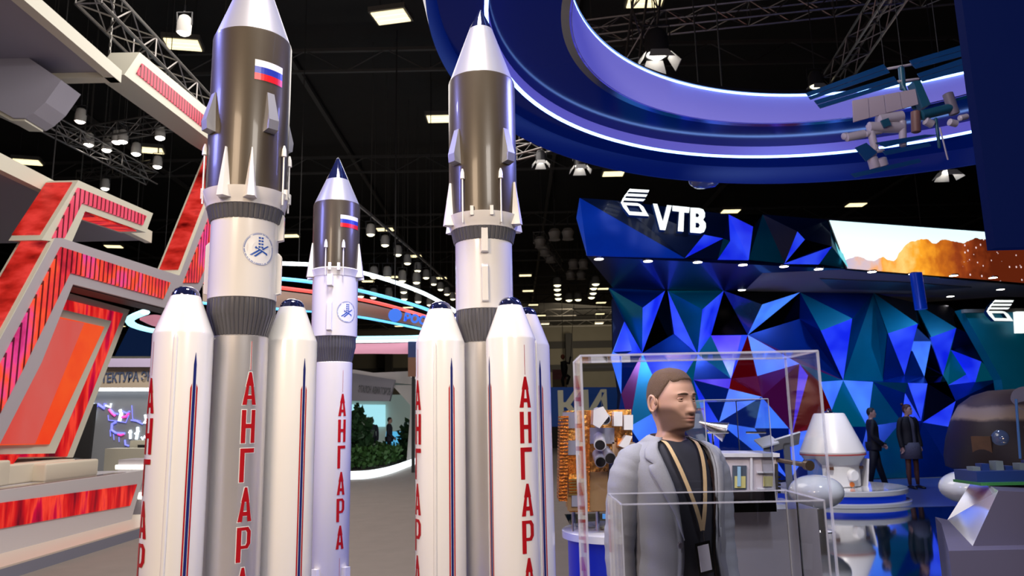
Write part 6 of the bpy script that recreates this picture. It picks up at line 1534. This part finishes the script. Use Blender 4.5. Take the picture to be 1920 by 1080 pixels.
# trousers and shoes
trs = mat('dark_trousers', (.02, .022, .035), .8); shoe = mat('black_leather', (.01, .01, .01), .3)
mb = MB()
for sg in (-1, 1): mb.tube([W_(sg * .08, .005, .93), W_(sg * .09, 0, .80), W_(sg * .10, -.01, .50), W_(sg * .105, .0, .12), W_(sg * .105, 0, .05)], [.105, .095, .068, .055, .055], 24)
mb.lathe([(.13, .80), (.155, .86), (.155, .96), (.15, .98)], 32, W_(0, 0, 0)); mb.build('trousers', trs, man, 180)
for sg in (-1, 1): MB().tube([W_(sg * .105, .06, .035), W_(sg * .105, .0, .045), W_(sg * .11, -.10, .035), W_(sg * .115, -.19, .025)], [.035, .044, .040, .024], 14, flat=.8).build('shoe', shoe, man, 180)


# lanyard
def chest(x, z, off=.012):
    hw, fr, bk = interp(TS, z); a = math.asin(max(-1, min(1, x / hw))); return W_(x, -(fr * cos(a)) - off, z)


def strap(pts, w=.0075):
    P5 = smooth(pts, 6); mb = MB(); xx = RB @ Vector((1, 0, 0)); nn = RB @ Vector((0, -1, 0))
    for i, p in enumerate(P5):
        t = (P5[min(i + 1, len(P5) - 1)] - P5[max(i - 1, 0)]).normalized(); s = t.cross(nn).normalized(); mb.v += [p - s * w, p + s * w, p + s * w + nn * .0015, p - s * w + nn * .0015]
    for i in range(len(P5) - 1):
        for k in range(4): mb.f.append((i * 4 + k, i * 4 + (k + 1) % 4, (i + 1) * 4 + (k + 1) % 4, (i + 1) * 4 + k)); mb.m.append(0)
    return mb


ln = strap([W_(-.066, -.010, 1.475), W_(-.066, -.060, 1.452), chest(-.062, 1.41, .018), chest(-.045, 1.34, .02), chest(-.015, 1.24, .02), chest(.008, 1.165, .02)])
l2 = strap([W_(.066, -.010, 1.475), W_(.064, -.060, 1.452), chest(.058, 1.41, .018), chest(.045, 1.34, .02), chest(.024, 1.24, .02), chest(.010, 1.165, .02)])
k = len(ln.v); ln.v += l2.v; ln.f += [tuple(i + k for i in f) for f in l2.f]; ln.m += l2.m
ln = ln.build('lanyard', lany, man)
q = chest(.010, 1.16, .022); MB().tube([q, q + Vector((0, 0, -.03))], .004, 8).build('clip', chrome, ln)
Rb = RB @ Matrix.Rotation(radians(-6), 3, 'Y'); MB().box(q + Vector((0, 0, -.085)), (.062, .003, .105), Rb).build('badge_sleeve', acr, ln); MB().box(q + Vector((0, -.003, -.085)), (.046, .002, .085), Rb).build('badge_card', mat('lilac_card', (.85, .82, .95), .5), ln)


# ---------------- visitors in the background
def visitor(x, y, yaw, S, label, coat, legs, hair_m, skirt=False, bun=False, step=0.0, group=None, yh=None, hold=False, shirt=None):
    r = thing('person', label, 'person', (x, y, .016), 0, group); Mx = Matrix.Translation((x, y, .016)) @ Matrix.Scale(S, 4); R = Matrix.Rotation(yaw, 3, 'Z'); yh = yaw if yh is None else yh
    head_body(r, yh, yaw, .9, M=Mx, hair='long' if bun else 'short', hm=hair_m, beard=False)
    def P6(a, b, c): return Mx @ (R @ Vector((a, b, warp(c))))
    mb = MB()
    T6 = [(1.47, .075, .06, .08), (1.44, .13, .075, .09), (1.40, .19, .10, .11), (1.30, .20, .13, .12), (1.15, .17, .13, .11), (1.0, .185, .135, .12), (.80 if not skirt else .88, .20, .14, .13)]; zs = frange(1.47, T6[-1][0], 24); n = 32
    for z in zs:
        hw, fr, bk = interp(T6, z); o_ = .22 if not hold else .25
        for i in range(n + 1): a = o_ + (2 * pi - 2 * o_) * i / n; mb.v.append(P6(hw * sin(a), -(fr if cos(a) > 0 else bk) * cos(a), z))
    for j in range(len(zs) - 1):
        for i in range(n): mb.f.append((j * (n + 1) + i, j * (n + 1) + i + 1, (j + 1) * (n + 1) + i + 1, (j + 1) * (n + 1) + i)); mb.m.append(0)
    jo = mb.build('jacket', coat, r, 180); q = jo.modifiers.new('thick', 'SOLIDIFY'); q.thickness = .008
    mb = MB(); zs2 = frange(1.44, .86, 14)
    for z in zs2:
        hw, fr, bk = interp(T6, z)
        for i in range(n): a = 2 * pi * i / n; mb.v.append(P6((hw - .012) * sin(a), -((fr if cos(a) > 0 else bk) - .006) * cos(a), z))
    for j in range(len(zs2) - 1):
        for i in range(n): mb.f.append((j * n + i, j * n + (i + 1) % n, (j + 1) * n + (i + 1) % n, (j + 1) * n + i)); mb.m.append(0)
    mb.build('shirt', shirt or mat('shirt_white', (.5, .52, .6), .7), r, 180)
    for sg in (-1, 1):
        if hold: pts = [(sg * .15, 0, 1.41), (sg * .21, 0, 1.34), (sg * .235, .03, 1.12), (sg * .20, -.08, 1.0), (sg * .13, -.17, .93)]
        else: pts = [(sg * .15, 0, 1.41), (sg * .21, 0, 1.34), (sg * .235, .02, 1.12), (sg * .24, -.01, .95), (sg * .235, -.03, .84)]
        MB().tube(smooth([P6(*p) for p in pts], 5), .052 * S, 16).build('sleeve', coat, jo, 180)
        e = P6(*pts[-1]); hand(r, e, (e - P6(*pts[-2])), R @ Vector((0, -1, 0)), S=S)
    if skirt:
        MB().lathe([(.165 * S, .0), (.20 * S, -.10 * S), (.215 * S, -.34 * S), (.205 * S, -.34 * S)], 40, P6(0, 0, .93)).build('skirt', mat('patterned_skirt', (.10, .10, .14), .8, noise=.6, nscale=60), r, 180)
        mb = MB()
        for sg in (-1, 1): mb.tube([P6(sg * .09, 0, .66), P6(sg * .10, 0, .45), P6(sg * .10, .015, .32), P6(sg * .10, .01, .08)], [.062 * S, .05 * S, .052 * S, .032 * S], 16)
        mb.build('tights', mat('brown_tights', (.13, .05, .03), .6), r, 180)
    else:
        mb = MB(); mb.lathe([(.15 * S, .0), (.17 * S, .1 * S), (.17 * S, .2 * S)], 32, P6(0, 0, .78))
        for sg in (-1, 1): mb.tube([P6(sg * .08, 0, .90), P6(sg * .09, -step * sg * .35, .5), P6(sg * .10, -step * sg, .05)], [.10 * S, .075 * S, .06 * S], 16)
        mb.build('trousers', legs, r, 180)
    for sg in (-1, 1):
        o_ = 0 if skirt else -step * sg; MB().tube([P6(sg * .10, o_ + .06, .035), P6(sg * .10, o_, .045), P6(sg * .105, o_ - .12, .03), P6(sg * .11, o_ - .18, .022)], [.03 * S, .042 * S, .036 * S, .02 * S], 12, flat=.8).build('shoe', shoe, r, 180)
    if bun: MB().lathe([(.03 * S * sin(k * pi / 8) + .0001, -.03 * S * cos(k * pi / 8)) for k in range(9)], 16, Mx @ (Matrix.Rotation(yh, 3, 'Z') @ Vector((0, .085, 1.775)))).build('hair_bun', hair_m, r, 180)
    if hold: MB().box(P6(0, -.24, .90), (.05, .02, .09)).build('held_phone', dark, r)
    return r


black_suit = mat('black_suit', (.006, .006, .010), .7)
visitor(7.60, 16.2, radians(70), .94, 'man in black suit and white shirt standing in profile before the faceted wall', black_suit, black_suit, hairk, step=.18, hold=True)
visitor(8.22, 15.9, radians(15), .97, 'woman in black jacket and patterned skirt with hair bun standing before the faceted wall', black_suit, black_suit, mat('auburn_hair', (.06, .015, .01), .6), skirt=True, bun=True, yh=radians(45), shirt=mat('grey_blouse', (.10, .10, .14), .7))
for i, (x, y, a, lb) in enumerate([(676, 838, 20, 'visitor in dark jacket standing leftmost in the white pavilion'), (697, 838, 200, 'visitor in navy suit in the middle of the pavilion group'), (730, 836, 100, 'visitor leaning over a table at the right in the pavilion')]):
    p = onY(x, 788, 29.8); visitor(p.x, 29.8, radians(a), .98, lb, mat('dusky_jacket', (.03, .03, .05), .8) if i else mat('plum_jacket', (.08, .05, .07), .8), black_suit, hairk, hold=i == 2)
cl_ = thing('climbing_figure', 'small dark climbing figure on a rope high beside the far wall', 'climbing figure', onY(1058, 700, 50)); cp_ = onY(1058, 690, 50)
mb = MB(); mb.tube([cp_ + Vector((0, 0, -.5)), cp_, cp_ + Vector((-.05, 0, .45))], [.16, .24, .2], 12); mb.tube([cp_ + Vector((0, 0, .4)), cp_ + Vector((.35, 0, .3)), cp_ + Vector((.45, 0, .75))], [.10, .08, .06], 8); mb.tube([cp_ + Vector((0, 0, -.4)), cp_ + Vector((.3, -.1, -.6)), cp_ + Vector((.15, 0, -1.1))], [.13, .11, .08], 8); mb.tube([cp_ + Vector((0, 0, -.4)), cp_ + Vector((-.15, -.1, -.8)), cp_ + Vector((-.1, 0, -1.2))], [.13, .11, .08], 8)
mb.build('body', black_suit, cl_, 180); MB().lathe([(.14 * sin(k * pi / 8) + .001, -.17 * cos(k * pi / 8)) for k in range(9)], 14, cp_ + Vector((-.08, 0, .75))).build('helmet', mat('rust_helmet', (.25, .06, .03), .5), cl_, 180)
MB().tube([cp_ + Vector((.45, 0, .75)), Vector((cp_.x + 1.2, 50, 13.4))], .02, 5).tube([cp_ + Vector((-.05, 0, .4)), Vector((cp_.x, 50, 13.4))], .02, 5).build('rope', mat('rope', (.12, .10, .08), .8), cl_)
